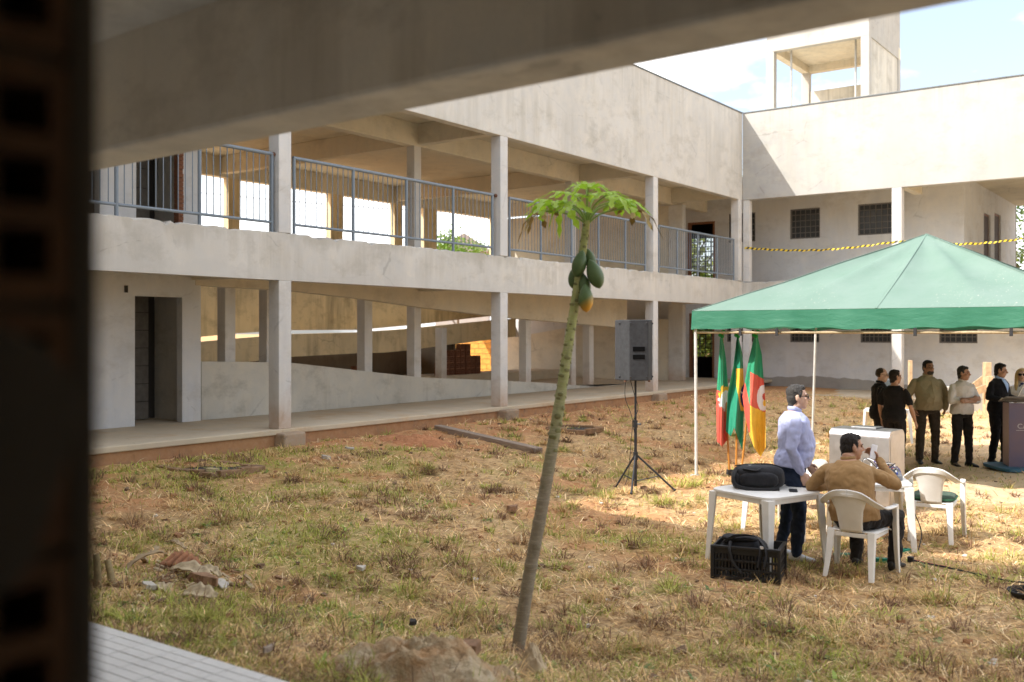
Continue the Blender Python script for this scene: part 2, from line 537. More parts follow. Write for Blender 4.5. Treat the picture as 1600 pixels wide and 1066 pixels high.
# parapet beam with a broken top edge
def parapet(mb, y0, y1, x0, x1, z0, z1, seed, along='y', step=.09):
    n = max(2, int((y1 - y0) / step)); r = random.Random(seed)
    rows = []; w = 0
    for i in range(n + 1):
        y = y0 + (y1 - y0) * i / n
        w = w * .6 + r.uniform(-.011, .011)
        chip = -r.uniform(.02, .055) if r.random() < .12 else 0
        z = z1 + w * .8 + chip
        zf = z - r.uniform(.0, .03)
        q = [(x0, z0), (x0, zf), (x0 + (x1 - x0) * .12, z), (x1, z), (x1, z0)]
        rows.append([(a, y, b) if along == 'y' else (y, a, b) for a, b in q])
    return mb.loft(rows)
wpart('parapet', parapet(MB(), YN - .05, YR, XF, XF - .24, Z_B0, Z_B1, 3), M['parapet'], ramp, smooth=25)
wpart('fascia', MB().box(XF - .22, XF, YN - .3, YR, Z_T0, Z_T1), M['render'], ramp, bevel=.012)
wpart('flashing', MB().box(XF - .26, XF + .025, YN - .3, YR, Z_T1 + .002, Z_T1 + .035), M['flash'], ramp)
# floors and roof
wpart('upper_slab', MB().box(XC + .0, XF - .242, YN, YR - .002, 3.70, Z_U), M['soffit'], ramp)
wpart('roof_slab', MB().box(XB - .5, XF - .222, YN, YR - .002, 7.1, 7.25), M['soffit'], ramp)
yb = [y + .0 for y in COLY]
wpart('inner_beam', MB().box(XC - .12, XC + .12, YN, YW, 6.58, 7.098), M['soffit'], ramp, bevel=.01)
for y in yb[:4] + [YR - .32]:
    for x0, x1 in ((XC + .122, XF - .224), (XB + .122, XC - .122)):
        wpart('cross_beam', MB().box(x0, x1, y + .02, y + .25, 6.62, 7.097), M['soffit'], ramp, bevel=.01)
    wpart('cross_beam', MB().box(XC + .132, XF - .262, y + .02, y + .25, 3.25, 3.698), M['soffit'], ramp, bevel=.01)
# inner row
for u, lo, hi in ((285, 0, 0), (647.5, 1, 1), (893, 1, 1), (352, 1, 0), (417, 1, 0), (570, 1, 0), (822, 1, 0), (921, 1, 0)):
    y = ycol(u, XC - .11)
    if lo:
        inst('column', MB().box(-.12, .12, 0, .24, 0, 3.0).mesh('column', M['column']), ramp, Vector((XC - .23, y, Z_F)) - ramp.location, bevel=.01)
    if hi:
        inst('column', MB().box(-.119, .119, 0, .24, 0, 2.73).mesh('column', M['column']), ramp, Vector((XC, ycol(u, XC + .12), Z_U)) - ramp.location, bevel=.01)
# far side: header, piers, sill
wpart('far_header', MB().box(XB - .12, XB + .12, YN, YR, 6.54, 7.098), M['soffit'], ramp)
wpart('far_parapet', MB().box(XB - .1, XB + .1, YN, YR, 3.4, 4.95), M['ochre'], ramp)
wpart('roof_parapet', MB().box(XB - .5, XB - .3, YN, YR, 7.252, Z_T1 - .15), M['render'], ramp)
for u0, u1 in ((353, 373), (513, 534), (613, 627), (659, 681), (768, 781)):
    y0 = ycol(u0, XB); y1 = ycol(u1, XB)
    wpart('pier', MB().box(XB - .11, XB + .11, y0, y0 + max(.35, (y1 - y0) * .9), 4.952, 6.538), M['ochre'], ramp, bevel=.01)
# stair block at the left, both storeys, with door openings
yw = ycol(314, XC + .1)
d0, d1 = ycol(211, XC + .1), ycol(285, XC + .1)
o = wpart('wall', wall_holes(MB(), 'x', XC - .06, XC + .1, YN, yw, Z_F + .002, 3.699, [(d0, d1, Z_F, 2.93)]), M['wall_white'], ramp); weld(o)
ou0, ou1 = ycol(213, XC + .1), ycol(286, XC + .1)
o = wpart('wall', wall_holes(MB(), 'x', XC - .06, XC + .1, YN, yw, Z_U + .002, 6.578, [(ou0, ou1, Z_U, 6.3), (7.4, ycol(156, XC + .1), Z_U, 6.3)]), M['wall_white'], ramp); weld(o)
wpart('wall', MB().box(XB, XC - .062, yw - .18, yw - .0, Z_F, 7.098), M['render'], ramp)
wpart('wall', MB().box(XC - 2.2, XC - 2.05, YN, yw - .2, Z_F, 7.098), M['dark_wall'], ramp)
# block lining seen inside the doorway and brick jambs
blk = plain('grey_block', (.155, .14, .12), .9, var=.2)
for zb, zt, ys, ye in ((Z_F + .01, 3.0, d0 - .3, d1), (Z_U + .01, 6.4, ou0 - .3, ou1)):
    nrow = 7; hgt = (zt - zb) / nrow
    for r in range(nrow):
        for q in range(2):
            s = q * (.62)
            wpart('block', MB().box(XC - 1.02, XC - .9, ys + s + .004, ys + s + .614, zb + r * hgt + .006, zb + (r + 1) * hgt - .006), blk, ramp)
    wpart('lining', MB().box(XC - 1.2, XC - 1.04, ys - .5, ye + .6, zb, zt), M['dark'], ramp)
M['brick'] = plain('red_clay', (.38, .145, .06), .9, var=.3, scale=12, bump=.4)
M['brick_dark'] = plain('darkened_clay', (.20, .085, .045), .9, var=.3, scale=12, bump=.4)  # clay darkened in colour to stand in for shade on the brick stack
bj = MB().box(-.07, .07, 0, .10, 0, .07).mesh('brick', M['brick_dark'])
for k in range(32):
    inst('brick', bj, ramp, Vector((XC - .0 + .0 + rnd.uniform(-.006, .006) + .035, ou1 - .09, Z_U + k * .076)) - ramp.location)
    inst('brick', bj, ramp, Vector((XC + .04 + rnd.uniform(-.006, .006), 7.4 + .3, Z_U + k * .076)) - ramp.location)
    if k < 29:
        inst('brick', bj, ramp, Vector((XC - .02, d1 - .085, Z_F + k * .076)) - ramp.location) if False else None
wpart('outlet_box', MB().box(XC + .09, XC + .115, ycol(197, XC + .1) - .03, ycol(197, XC + .1) + .03, 2.98, 3.1), M['dark'], ramp)
# the ramp itself
def yz(pts, X): return [(q.y, q.z) for q in (on_x(u, v, X) for u, v in pts)]
pt = yz([(314, 565), (380, 565.5), (455, 567), (560, 579), (659, 590), (766, 594), (830, 597), (900, 602), (985, 607)], XC)
def band(top, bot, x0, x1):
    ys = sorted({round(p_[0], 3) for p_ in top + bot}); lo = max(top[0][0], bot[0][0]); hi_ = min(top[-1][0], bot[-1][0])
    ys = [y_ for y_ in ys if lo - .001 <= y_ <= hi_ + .001]
    it = lambda pl_, y_: float(np.interp(y_, [q_[0] for q_ in pl_], [q_[1] for q_ in pl_]))
    return MB().loft([[(x0, y_, it(bot, y_)), (x0, y_, it(top, y_)), (x1, y_, it(top, y_)), (x1, y_, it(bot, y_))] for y_ in ys])
poly = [(pt[0][0] + .02, Z_F + .003)] + [(pt[0][0] + .02, pt[0][1])] + pt[1:] + [(pt[-1][0], Z_F + .003)]
fx = lambda p, q, a: (a, p, q)
wpart('ramp_guard', band(pt, [(pt[0][0], Z_F + .003), (pt[-1][0], Z_F + .003)], XC - .10, XC + .02), M['raw'], ramp)
wpart('ramp_deck', MB().prism([(yw, .55), (yw, 1.0), (13.6, 1.0), (25.5, Z_F - .01), (25.5, .55)], fx, XC - 1.8, XC - .101), M['slab'], ramp)
pb = yz([(300, 446), (455, 455), (560, 467), (659, 481), (792, 497), (900, 506), (975, 513)], XC)
wpart('ramp_beam', band([(pb[0][0], 3.698), (pb[-1][0], 3.698)], pb, XC - .12, XC + .11), M['soffit'], ramp, bevel=.01)
X2, X3 = -20.0, -21.6
tp = yz([(250, 538), (314, 534), (369, 529), (456, 522), (560, 519.5), (635, 514), (766, 501), (806, 498)], X2)
bt = yz([(250, 578), (314, 572), (385, 566), (456, 557.5), (560, 552), (600, 551), (635, 548), (685, 541), (732, 535), (806, 526)], X2)
wpart('ramp_guard', band(tp, bt, X2 - .14, X2), M['ochre'], ramp)
wpart('ramp_deck', band([(a, b + .12) for a, b in bt], bt, X3 + .02, X2 - .142), M['soffit'], ramp)
b3 = yz([(250, 529), (314, 526.5), (369, 521), (456, 516), (560, 515.5), (635, 509), (766, 494), (806, 490)], X3)
wpart('ramp_side', band([(b3[0][0], 4.2), (b3[-1][0], 3.39)], b3, X3 - .14, X3), M['ochre'], ramp)
# dark store room under the ramp
yo0, yo1 = ycol(694, XB), ycol(768, XB)
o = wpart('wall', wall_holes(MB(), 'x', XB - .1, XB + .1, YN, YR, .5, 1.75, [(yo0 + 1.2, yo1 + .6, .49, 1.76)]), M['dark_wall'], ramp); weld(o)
wpart('wall', MB().box(XB - .1, XB + .1, yo1 + .7, YR, 1.751, 3.399), M['dark_wall'], ramp)  # wall piece added to keep sun off the end wall
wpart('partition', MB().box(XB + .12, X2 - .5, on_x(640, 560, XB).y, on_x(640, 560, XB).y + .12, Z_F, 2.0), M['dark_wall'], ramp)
for u in (685,):
    y = ycol(u, -19.0)
    inst('column', MB().box(-.12, .12, 0, .24, 0, 1.75).mesh('column', M['column']), ramp, Vector((-19, y, Z_F)) - ramp.location)
wpart('added_sun_awning', MB().box(XB - 2.0, XB - .11, 14, 29.4, 3.36, 3.46), M['soffit'], ramp)  # unseen awning added outside to block sun from the ramp hall
wpart('added_sun_block_slab', MB().box(XB + .12, XC - .13, 24.6, YR - .003, 3.70, Z_U), M['soffit'], ramp)  # hidden slab added to stop sun falling through the ramp void
# wall across the end of the ramp hall
wpart('end_wall', MB().box(XB, XC - .12, YR, YR + .2, Z_U + .3, 6.578), M['soffit'], ramp)
ew = [on_y(831, 522, YR), on_y(926, 505, YR)]
wpart('end_wall', MB().prism([(XB, Z_F), (XB, 2.15), (ew[0].x, ew[0].z), (ew[1].x, ew[1].z), (ew[1].x, 2.75), (XC - .12, 2.75), (XC - .12, Z_F)], lambda p, q, a: (p, a, q), YR, YR + .15), M['soffit'], ramp)
wpart('end_wall', MB().box(XB, XC - .12, YR + .6, YR + .7, Z_F, 3.84), M['wall_white'], ramp)
wpart('sunlit_sliver', MB().prism([(on_y(793, 500, 29).x, on_y(793, 500, 29).z), (on_y(800, 500, 29).x, on_y(800, 500, 29).z), (on_y(812, 526, 29).x, on_y(812, 526, 29).z), (on_y(805, 527, 29).x, on_y(805, 527, 29).z)], lambda p, q, a: (p, a, q), 29.0, 29.04), M['render_light'], ramp)  # pale slab stands in for a bright sliver of sunlight
# pilaster where the wings meet
for z0, z1 in ((Z_F, 3.24), (Z_U, 6.578)):
    wpart('pilaster', MB().box(XC - .13, XC + .4, YR - .02, YR + .22, z0, z1), M['column'], ramp, bevel=.01)
# pipe bracket stubs under the rail
# railings
def railing(us, first=True):
    XR = XF - .11
    ys = [ycol(u, XR) for u in us]
    r = empty('railing', (XR - ramp.location.x, ys[0] - ramp.location.y, Z_B1 - ramp.location.z)); r.parent = ramp
    L = ys[-1] - ys[0]
    z_lo, z_hi = .17, 1.30
    MB().tube([(0, -.02, z_hi), (0, L + .02, z_hi)], .032, 10).build('top_rail', M['rail'], r, smooth=40)
    MB().tube([(0, -.02, z_lo), (0, L + .02, z_lo)], .024, 10).build('bottom_rail', M['rail'], r, smooth=40)
    for i, y in enumerate(ys):
        inst('post', POST, r, (0, y - ys[0], -.03))
    for i in range(len(ys) - 1):
        n = max(2, round((ys[i + 1] - ys[i]) / .128))
        for k in range(1, n):
            inst('baluster', BAL, r, (rnd.uniform(-.003, .003), ys[i] - ys[0] + (ys[i + 1] - ys[i]) * k / n, z_lo))
POST = MB().tube([(0, 0, 0), (0, 0, 1.33)], .03, 10).mesh('post', M['rail'], 40)
BAL = MB().tube([(0, 0, 0), (0, 0, 1.13)], .0085, 6).mesh('baluster', M['rail'], 40)
railing([90, 182, 312, 425])
railing([459.5, 552, 635, 708, 769])
railing([796, 845, 893, 935, 977, 1008])
railing([1029, 1058, 1090, 1120, 1146])
for y in COLY[1:4]:
    for dy in (-.03, .3):
        wpart('rail_cap', MB().ball((XF - .11, y + dy + (0 if dy < 0 else 0), Z_B1 + 1.30), .04, 8, 6), M['rust'], ramp, smooth=60)
# tiny weeds of rubble on the parapet are in the noise of its edge

# ------------------------------------------------------------------ classroom wing (across the court)
cls = empty('concrete_building', (-8, 34, .45), 0, 'pale concrete classroom block with barred windows behind the green gazebo', 'building')
cpart = lambda n, mb, mat, **kw: wpart(n, mb, mat, cls, **kw)
XE = 22.0
cpart('floor_slab', MB().box(XF + .03, XE, 29.3, 46, -.2, .45), M['slab'], bevel=.02)
cpart('parapet', parapet(MB(), XF + .002, XE, YR, YR + .22, Z_B0, 3.93, 9, along='x', step=.15), M['parapet'], smooth=25)
cpart('fascia', MB().box(XF + .003, XE, YR, YR + .22, Z_T0, Z_T1), M['render_light'], bevel=.012)
cpart('flashing', MB().box(XF + .03, XE, YR - .025, YR + .26, Z_T1 + .002, Z_T1 + .035), M['flash'])
cpart('upper_slab', MB().box(XF - .0, XE, YR + .222, 41.7, 3.70, Z_U), M['soffit'])
cpart('roof_slab', MB().box(-23, XE, YR + .222, 41.7, 7.1, 7.3), M['soffit'])
cpart('roof_slab', MB().box(-23, XF - .001, YR - .0015, YR + .2215, 7.101, 7.299), M['soffit'])
cpart('upper_slab', MB().box(XC - .13, XF - .001, YR - .0015, YR + .2215, 3.701, Z_U - .001), M['soffit'])
xcol = lambda u, Y=YR: on_y(u, 0, Y).x
for u in (1393, 1900, 2600):
    x = xcol(u)
    for z0, z1 in ((.45, Z_B0), (3.935, Z_T0)):
        cpart('column', MB().box(x, x + .28, YR + .0, YR + .28, z0, z1), M['column'], bevel=.012)
    cpart('cross_beam', MB().box(x + .02, x + .25, YR + .3, YW - .01, 6.62, 7.098), M['soffit'])
    cpart('cross_beam', MB().box(x + .02, x + .25, YR + .3, YW - .01, 3.25, 3.698), M['soffit'])
cpart('column', MB().box(XF - .0, XF + .22, YR + .03, YR + .25, 3.935, Z_T0), M['column'], bevel=.01)
cpart('column', MB().box(XF - .0, XF + .22, YR + .03, YR + .25, .45, Z_B0), M['column'], bevel=.01)
XWE = -6.7
wz = (5.45, 6.46)
ups = [(1138, 1180), (1234, 1281), (1340, 1395)]
los = [(1135, 1178), (1234, 1280), (1344, 1392), (1467, 1527)]
uh = [(xcol(a, YW), xcol(b, YW), wz[0], wz[1]) for a, b in ups]
lh = [(xcol(a, YW), xcol(b, YW), 1.98, 2.95) for a, b in los]
du = (xcol(1075, YW), xcol(1117, YW), Z_U, 6.25)
dl = (xcol(1077, YW), xcol(1116, YW), .45, 3.0)
o = cpart('wall', wall_holes(MB(), 'y', YW, YW + .18, -22.3, XWE, Z_U + .002, 7.098, uh + [du]), M['wall_white']); weld(o)
o = cpart('wall', wall_holes(MB(), 'y', YW, YW + .18, -22.3, XE, .452, 3.698, lh + [dl]), M['wall_white']); weld(o)
# repair band along the wall foot
rb = []
for i in range(41):
    s = i / 40
    rb.append((-13.2 + 6.0 * s, .72 + .10 * math.sin(5 * s) + .05 * rnd.random()))
cpart('repair_band', MB().prism([(-13.2, .453)] + rb + [(-7.2, .453)], lambda p, q, a: (p, a, q), YW - .012, YW - .001), concrete('cement_patch', (.36, .34, .31), (.24, .22, .2)))
# side wall of the block and its tall windows
tw = []
for a, b in ((1537, 1547.5), (1553.5, 1563.5)):
    y0 = on_x(a, 0, XWE).y; y1 = on_x(b, 0, XWE).y
    tw.append((y0, y1, 4.5, on_x(a, 332, XWE).z))
o = cpart('wall', wall_holes(MB(), 'x', XWE, XWE - .18, YW + .182, 41.5, Z_U + .002, 7.098, tw), M['wall_white']); weld(o)
cpart('wall', MB().box(-17.2, XWE, 41.5, 41.68, Z_U + .002, 7.098), M['dark_wall'])
# back wall and the two grilles in line with the doors
gx = 37 * ray(1097)[0] / ray(1097)[1]
bh = [(gx - .62, gx + .62, 4.4, 6.15), (gx - .62, gx + .62, 1.3, 2.6)]
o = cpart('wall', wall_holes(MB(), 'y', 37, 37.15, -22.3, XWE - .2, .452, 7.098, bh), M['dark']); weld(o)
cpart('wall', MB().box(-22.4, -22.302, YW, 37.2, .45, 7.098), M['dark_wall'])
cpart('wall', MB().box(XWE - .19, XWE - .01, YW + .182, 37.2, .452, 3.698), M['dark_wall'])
M['frame_wood'] = plain('reddish_frame', (.22, .095, .045), .7)
def window(x0, x1, z0, z1, y, nb, nh, mat, thick=.022, parent=None, name='window', gl=True):
    w = empty(name, (x0 - cls.location.x, y - cls.location.y, z0 - cls.location.z)); w.parent = cls
    W_, H_ = x1 - x0, z1 - z0
    f = MB()
    f.box(0.002, .045, 0, .05, .002, H_ - .002); f.box(W_ - .045, W_ - .002, 0, .05, .002, H_ - .002)
    f.box(.046, W_ - .046, 0, .05, .002, .045); f.box(.046, W_ - .046, 0, .05, H_ - .045, H_ - .002)
    f.build('frame', mat, w)
    bv = MB().box(-thick / 2, thick / 2, .012, .034, .046, H_ - .046).mesh('bar', mat)
    bhm = MB().box(.046, W_ - .046, .006, .028, -thick / 2, thick / 2).mesh('bar', mat)
    for i in range(1, nb): inst('bar', bv, w, (W_ * i / nb, 0, 0))
    for j in range(1, nh): inst('bar', bhm, w, (0, 0, H_ * j / nh))
    if gl:
        MB().box(.046, W_ - .046, .05, .056, .046, H_ - .046).build('pane', GLASS, w)
    return w
tg = NT('dusty_glass')
GLASS = tg.done((.05, .055, .06), .12, 0, .5)
grey_iron = plain('grey_bar', (.16, .15, .14), .6, .2)
for i, h in enumerate(uh): window(h[0], h[1], h[2], h[3], YW + .05, 6, 5, grey_iron)
for i, h in enumerate(lh): window(h[0], h[1], h[2], h[3], YW + .05, 7, 5, grey_iron)
for h in bh: window(h[0], h[1], h[2], h[3], 37.02, 5, 9 if h[2] > 4 else 7, M['iron'], .03, gl=False)
for (x0, x1, z0, z1) in (du, dl):
    f = MB(); f.box(x0 + .001, x0 + .07, YW - .015, YW + .16, z0 + .003, z1 - .002); f.box(x1 - .07, x1 - .001, YW - .015, YW + .16, z0 + .003, z1 - .002); f.box(x0 + .071, x1 - .071, YW - .015, YW + .16, z1 - .07, z1 - .002)
    cpart('door_frame', f, M['frame_wood'])
for y0, y1, z0, z1 in tw:
    n = 7
    f = MB(); f.box(XWE - .1, XWE - .06, y0, y0 + .06, z0, z1); f.box(XWE - .1, XWE - .06, y1 - .06, y1, z0, z1)
    f.box(XWE - .1, XWE - .06, y0 + .061, y1 - .061, z0, z0 + .06); f.box(XWE - .1, XWE - .06, y0 + .061, y1 - .061, z1 - .06, z1)
    w = cpart('window', f, M['frame_wood'])
    for j in range(1, 6): MB().box(XWE - .09, XWE - .07, y0 + .061, y1 - .061, z0 + (z1 - z0) * j / 6 - .015, z0 + (z1 - z0) * j / 6 + .015).build('bar', M['frame_wood'], w)
    for j in range(1, 4): MB().box(XWE - .095, XWE - .065, y0 + (y1 - y0) * j / 4 - .02, y0 + (y1 - y0) * j / 4 + .02, z0 + .061, z1 - .061).build('bar', M['frame_wood'], w)
    MB().box(XWE - .06, XWE - .055, y0 + .061, y1 - .061, z0 + .061, z1 - .061).build('pane', plain('brown_glass', (.06, .035, .02), .7, spec=.1), w)
cpart('hall_wall', MB().box(1.5, 1.7, 34, 46, .45, 7.09), M['wall_white'])

# ------------------------------------------------------------------ tower above the roof
tow = empty('water_tower', (-12.4, 38, 7.3), 0, 'open concrete tank tower rising above the far roof', 'tower')
tpart = lambda n, mb, mat, **kw: wpart(n, mb, mat, tow, **kw)
TX0, TX1, TY0, TY1 = xcol(1197, 36), xcol(1358, 36), 36.0, 40.1
zt = on_y(1358, 55, 36).z
for x in (TX0, TX1 - .3):
    for y in (TY0, TY1 - .3):
        tpart('column', MB().box(x, x + .3, y, y + .3, 7.3, zt), M['render_light'], bevel=.01)
tpart('beam', MB().box(TX0, TX1, TY0, TY0 + .28, zt + .001, zt + .45), M['render_light'], bevel=.01)
tpart('beam', MB().box(TX0, TX1, TY1 - .28, TY1, zt + .001, zt + .45), M['soffit'])
tpart('beam', MB().box(TX0, TX0 + .28, TY0 + .281, TY1 - .281, zt + .001, zt + .45), M['soffit'])
tpart('beam', MB().box(TX1 - .28, TX1, TY0 + .281, TY1 - .281, zt + .001, zt + .45), M['render_light'])
tpart('tank_floor', MB().box(TX0 + .281, TX1 - .281, TY0 + .281, TY1 - .281, zt + .3, zt + .44), M['soffit'])
tpart('tank', MB().box(TX0 + .02, TX1 - .02, TY0 + .02, TY1 - .02, zt + .451, zt + 2.6), M['render_light'])
tpart('wall', MB().box(TX1 - .22, TX1 - .04, TY0 + .301, TY1 - .301, 7.3, zt), M['raw'])
tpart('wall', MB().box(TX0 + .301, TX1 - .301, TY1 - .22, TY1 - .05, 7.3, zt - .75), M['raw'])
for x, y in ((TX0 + .75, TY0 + .6), (TX1 - .75, TY0 + .9)):
    tpart('pipe', MB().tube([(x, y, 7.3), (x, y, zt + .3)], .04, 8), plain('grey_pipe', (.42, .42, .40), .5), smooth=50)

# ------------------------------------------------------------------ near wing: gallery in front of the room the camera stands in
nw = empty('concrete_building', (0, 1.5, .7), 0, 'near concrete gallery with a deep beam overhead and a tiled floor', 'building')
npart = lambda n, mb, mat, **kw: wpart(n, mb, mat, nw, **kw)
npart('floor_slab', MB().box(-26, 24, -6, YN, -.2, .685), M['raw'])
BY = lambda x: 2.80 - .045 * x
npart('edge_beam', MB().prism([(XF + .03, BY(XF) - .29), (XF + .03, BY(XF)), (.61, BY(.61)), (.61, BY(.61) - .29)], lambda p_, q_, a_: (p_, q_, a_), Z_B0, Z_B1), M['near_beam'], bevel=.02)
npart('ceiling_slab', MB().box(-26, 24, -6, 2.9, 3.70, 3.85), M['near_beam'])
npart('upper_wall', MB().box(XF - 2, 24, 2.86, YN - .002, Z_B1 + .002, Z_T1), M['render'])
npart('roof_slab', MB().box(-26, 24, -6, 2.858, 7.1, 7.3), M['soffit'])
npart('room_wall', MB().box(-26, 24, -6, -5.8, .69, 7.098), M['render'])
npart('room_wall', MB().box(-4, -3.85, -5.798, .32, .69, 3.698), M['render'])
npart('room_wall', MB().box(-26, -25.8, -5.798, 2.8, .69, 7.098), M['render'])
for x in (-6.2, 7.0):
    npart('column', MB().box(x - .13, x + .13, 2.82, 3.08, .69, Z_B0), M['column'], bevel=.01) if x > 0 else None
# pale floor tiles near the edge
tl = NT('pale_floor_tile')
c = tl.mix(tl.rng(tl.noise(tl.pos(), 3, 4), .3, .7), (.62, .60, .56), (.70, .68, .64))
TILE = tl.done(tl.mix(tl.rng(tl.noise(tl.pos(), 30, 4), .5, .8, 0, .4), c, (.40, .37, .33)), .45, 0, .4)
tm = MB().box(.002, .218, .003, .066, 0, .013).mesh('tile', TILE)
for j in range(19):
    for i in range(14):
        x = -6.3 + i * .221; y = 3.09 - (j + 1) * .069
        o = inst('tile', tm, nw, Vector((x, y, .687 + rnd.uniform(0, .0015))) - nw.location)
brk = empty('brick_wall', (-.87, -.3, .69), 0, 'dark unfinished hollow brick jamb close to the camera at the left', 'wall')
bpart = lambda n, mb, mat, **kw: wpart(n, mb, mat, brk, **kw)
XJ = -.79
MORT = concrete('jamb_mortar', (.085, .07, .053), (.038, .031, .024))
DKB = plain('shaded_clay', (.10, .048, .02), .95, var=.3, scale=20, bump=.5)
def hollow(y0, y1, z0, z1):
    mb = MB(); ww = .016; wz_ = .019
    hy = (y1 - y0 - ww * 4) / 3; hz = (z1 - z0 - wz_ * 4) / 3
    hs = [(y0 + ww + i * (hy + ww), y0 + ww + i * (hy + ww) + hy, z0 + wz_ + j * (hz + wz_), z0 + wz_ + j * (hz + wz_) + hz) for i in range(3) for j in range(3)]
    return wall_holes(mb, 'x', XJ - .14, XJ, y0, y1, z0, z1, hs)
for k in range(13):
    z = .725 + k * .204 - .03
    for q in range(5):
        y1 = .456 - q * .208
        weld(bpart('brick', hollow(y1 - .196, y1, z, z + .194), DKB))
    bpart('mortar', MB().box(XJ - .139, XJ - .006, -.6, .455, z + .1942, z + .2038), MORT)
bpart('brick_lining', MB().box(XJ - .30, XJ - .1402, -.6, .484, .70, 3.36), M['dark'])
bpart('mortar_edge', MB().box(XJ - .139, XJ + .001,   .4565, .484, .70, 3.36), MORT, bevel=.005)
sm = []
for i in range(24):
    a = 2 * math.pi * i / 24
    sm.append((.36 + .092 * math.cos(a) * (1 + .15 * math.sin(3 * a)), 2.20 + .125 * math.sin(a) * (1 + .12 * math.cos(2 * a))))
bpart('mortar_smear', MB().prism(sm, lambda p, q, a: (a, p, q), XJ + .001, XJ + .009), MORT, bevel=.004)
npart('room_wall', MB().box(-26, XJ - .31, .33, .484, .69, 3.698), M['render'])
npart('room_wall', MB().box(.62, .76, -5.79, 2.79, .69, 3.698), M['render'])  # unseen wall added to block light reaching the jamb from the right
# ------------------------------------------------------------------ grass, straw, weeds (uncountable)
def sample_ground(n, seed, u0=-250, u1=1850, d0=4.5, d1=33.0, p=1.0):
    g = np.random.default_rng(seed)
    u = g.uniform(u0, u1, n)
    d = np.exp(g.uniform(math.log(d0), math.log(d1), n)) if p == 1.0 else d0 + (d1 - d0) * g.random(n) ** p
    a = (u - 800) / FPX
    x = (a * CS - SN) * d; y = (a * SN + CS) * d
    ok = (x > -12.7) & (y > 3.13) & (y < 29.25) & (x < 9)
    return x[ok], y[ok], d[ok], g
def strips(name, x, y, L, Wd, tilt, az, bend, col, g, mat, lift=0.0):
    """one curved blade per point: 2 quads"""
    n = len(x)
    z = ground_z(x, y) - .004 + lift
    dx, dy = np.cos(az), np.sin(az)
    px, py = -dy, dx
    co = np.zeros((n, 6, 3), np.float32)
    for k, (s, w) in enumerate(((0, 1.0), (.55, .85), (1.0, .12))):
        h = L * s; t = tilt + bend * s
        r = h * np.cos(t); zz = h * np.sin(t)
        for q, sg in enumerate((-1, 1)):
            co[:, k * 2 + q, 0] = x + dx * r + px * Wd * w * sg * .5
            co[:, k * 2 + q, 1] = y + dy * r + py * Wd * w * sg * .5
            co[:, k * 2 + q, 2] = z + np.maximum(zz, -.002) + .004 * s
    base = (np.arange(n) * 6)[:, None]
    f = np.concatenate([base + np.array([[0, 1, 3, 2]]), base + np.array([[2, 3, 5, 4]])], 1).reshape(-1, 4)
    me = bpy.data.meshes.new(name)
    me.vertices.add(n * 6); me.vertices.foreach_set('co', co.ravel())
    me.loops.add(f.size); me.loops.foreach_set('vertex_index', f.ravel().astype(np.int32))
    me.polygons.add(len(f)); me.polygons.foreach_set('loop_start', (np.arange(len(f)) * 4).astype(np.int32))
    me.update(calc_edges=True)
    c4 = np.ones((n, 6, 4), np.float32); c4[:, :, :3] = col[:, None, :]
    at = me.attributes.new('tint', 'FLOAT_COLOR', 'POINT'); at.data.foreach_set('color', c4.ravel())
    me.materials.append(mat)
    o = bpy.data.objects.new(name, me); COL.objects.link(o)
    return tag(o, kind='stuff')
def leafy(name, trans=.25, rough=.75):
    t = NT(name)
    a = t.n('ShaderNodeAttribute', attribute_name='tint')
    m = t.done(a.outputs['Color'], rough, 0, .15)
    tr = t.n('ShaderNodeBsdfTranslucent'); t.set(tr.inputs['Color'], a.outputs['Color'])
    mx = t.n('ShaderNodeMixShader', Fac=trans)
    t.t.links.new(t.b.outputs[0], mx.inputs[1]); t.t.links.new(tr.outputs[0], mx.inputs[2])
    t.t.links.new(mx.outputs[0], t.out.inputs[0])
    return m
BLADE = leafy('grass_blade')
def colmix(g, n, cols):
    c = np.array(cols)[g.integers(0, len(cols), n)]
    return c * g.uniform(.7, 1.3, (n, 1))
# lying straw
x, y, d, g = sample_ground(230000, 1)
keep = g.random(len(x)) > (.62 * mask_sand(x, y)) + .35 * mask_soil(x, y) + .35 * mask_green(x, y)
keep &= g.random(len(x)) < .35 + .9 * fbm(x * 1.3, y * 1.3, 91, 3)
x, y, d = x[keep], y[keep], d[keep]; n = len(x)
tilt = g.uniform(.02, .35, n) + (g.random(n) < .25) * g.uniform(.2, .8, n)
strips('dry_straw', x, y, g.uniform(.05, .17, n) * (1 + d / 40), (.0035 + .0006 * d) * g.uniform(.6, 1.2, n), tilt, g.uniform(0, 6.28, n),
       -tilt * g.uniform(.3, 1.2, n), colmix(g, n, [(.90, .67, .36), (.80, .56, .27), (.63, .41, .20), (.93, .76, .47), (.42, .25, .125), (.74, .52, .24), (.34, .21, .11)]), g, BLADE)
# green blades
x, y, d, g = sample_ground(210000, 2)
keep = g.random(len(x)) < mask_green(x, y) * .95 + .05
x, y, d = x[keep], y[keep], d[keep]; n = len(x)
strips('green_grass', x, y, g.uniform(.025, .085, n) * (1 + d / 50), (.004 + .0006 * d) * g.uniform(.6, 1.2, n), g.uniform(.5, 1.45, n), g.uniform(0, 6.28, n),
       -g.uniform(.1, .9, n), colmix(g, n, [(.32, .38, .06), (.42, .47, .075), (.26, .28, .06), (.50, .44, .12), (.52, .42, .15)]), g, BLADE)
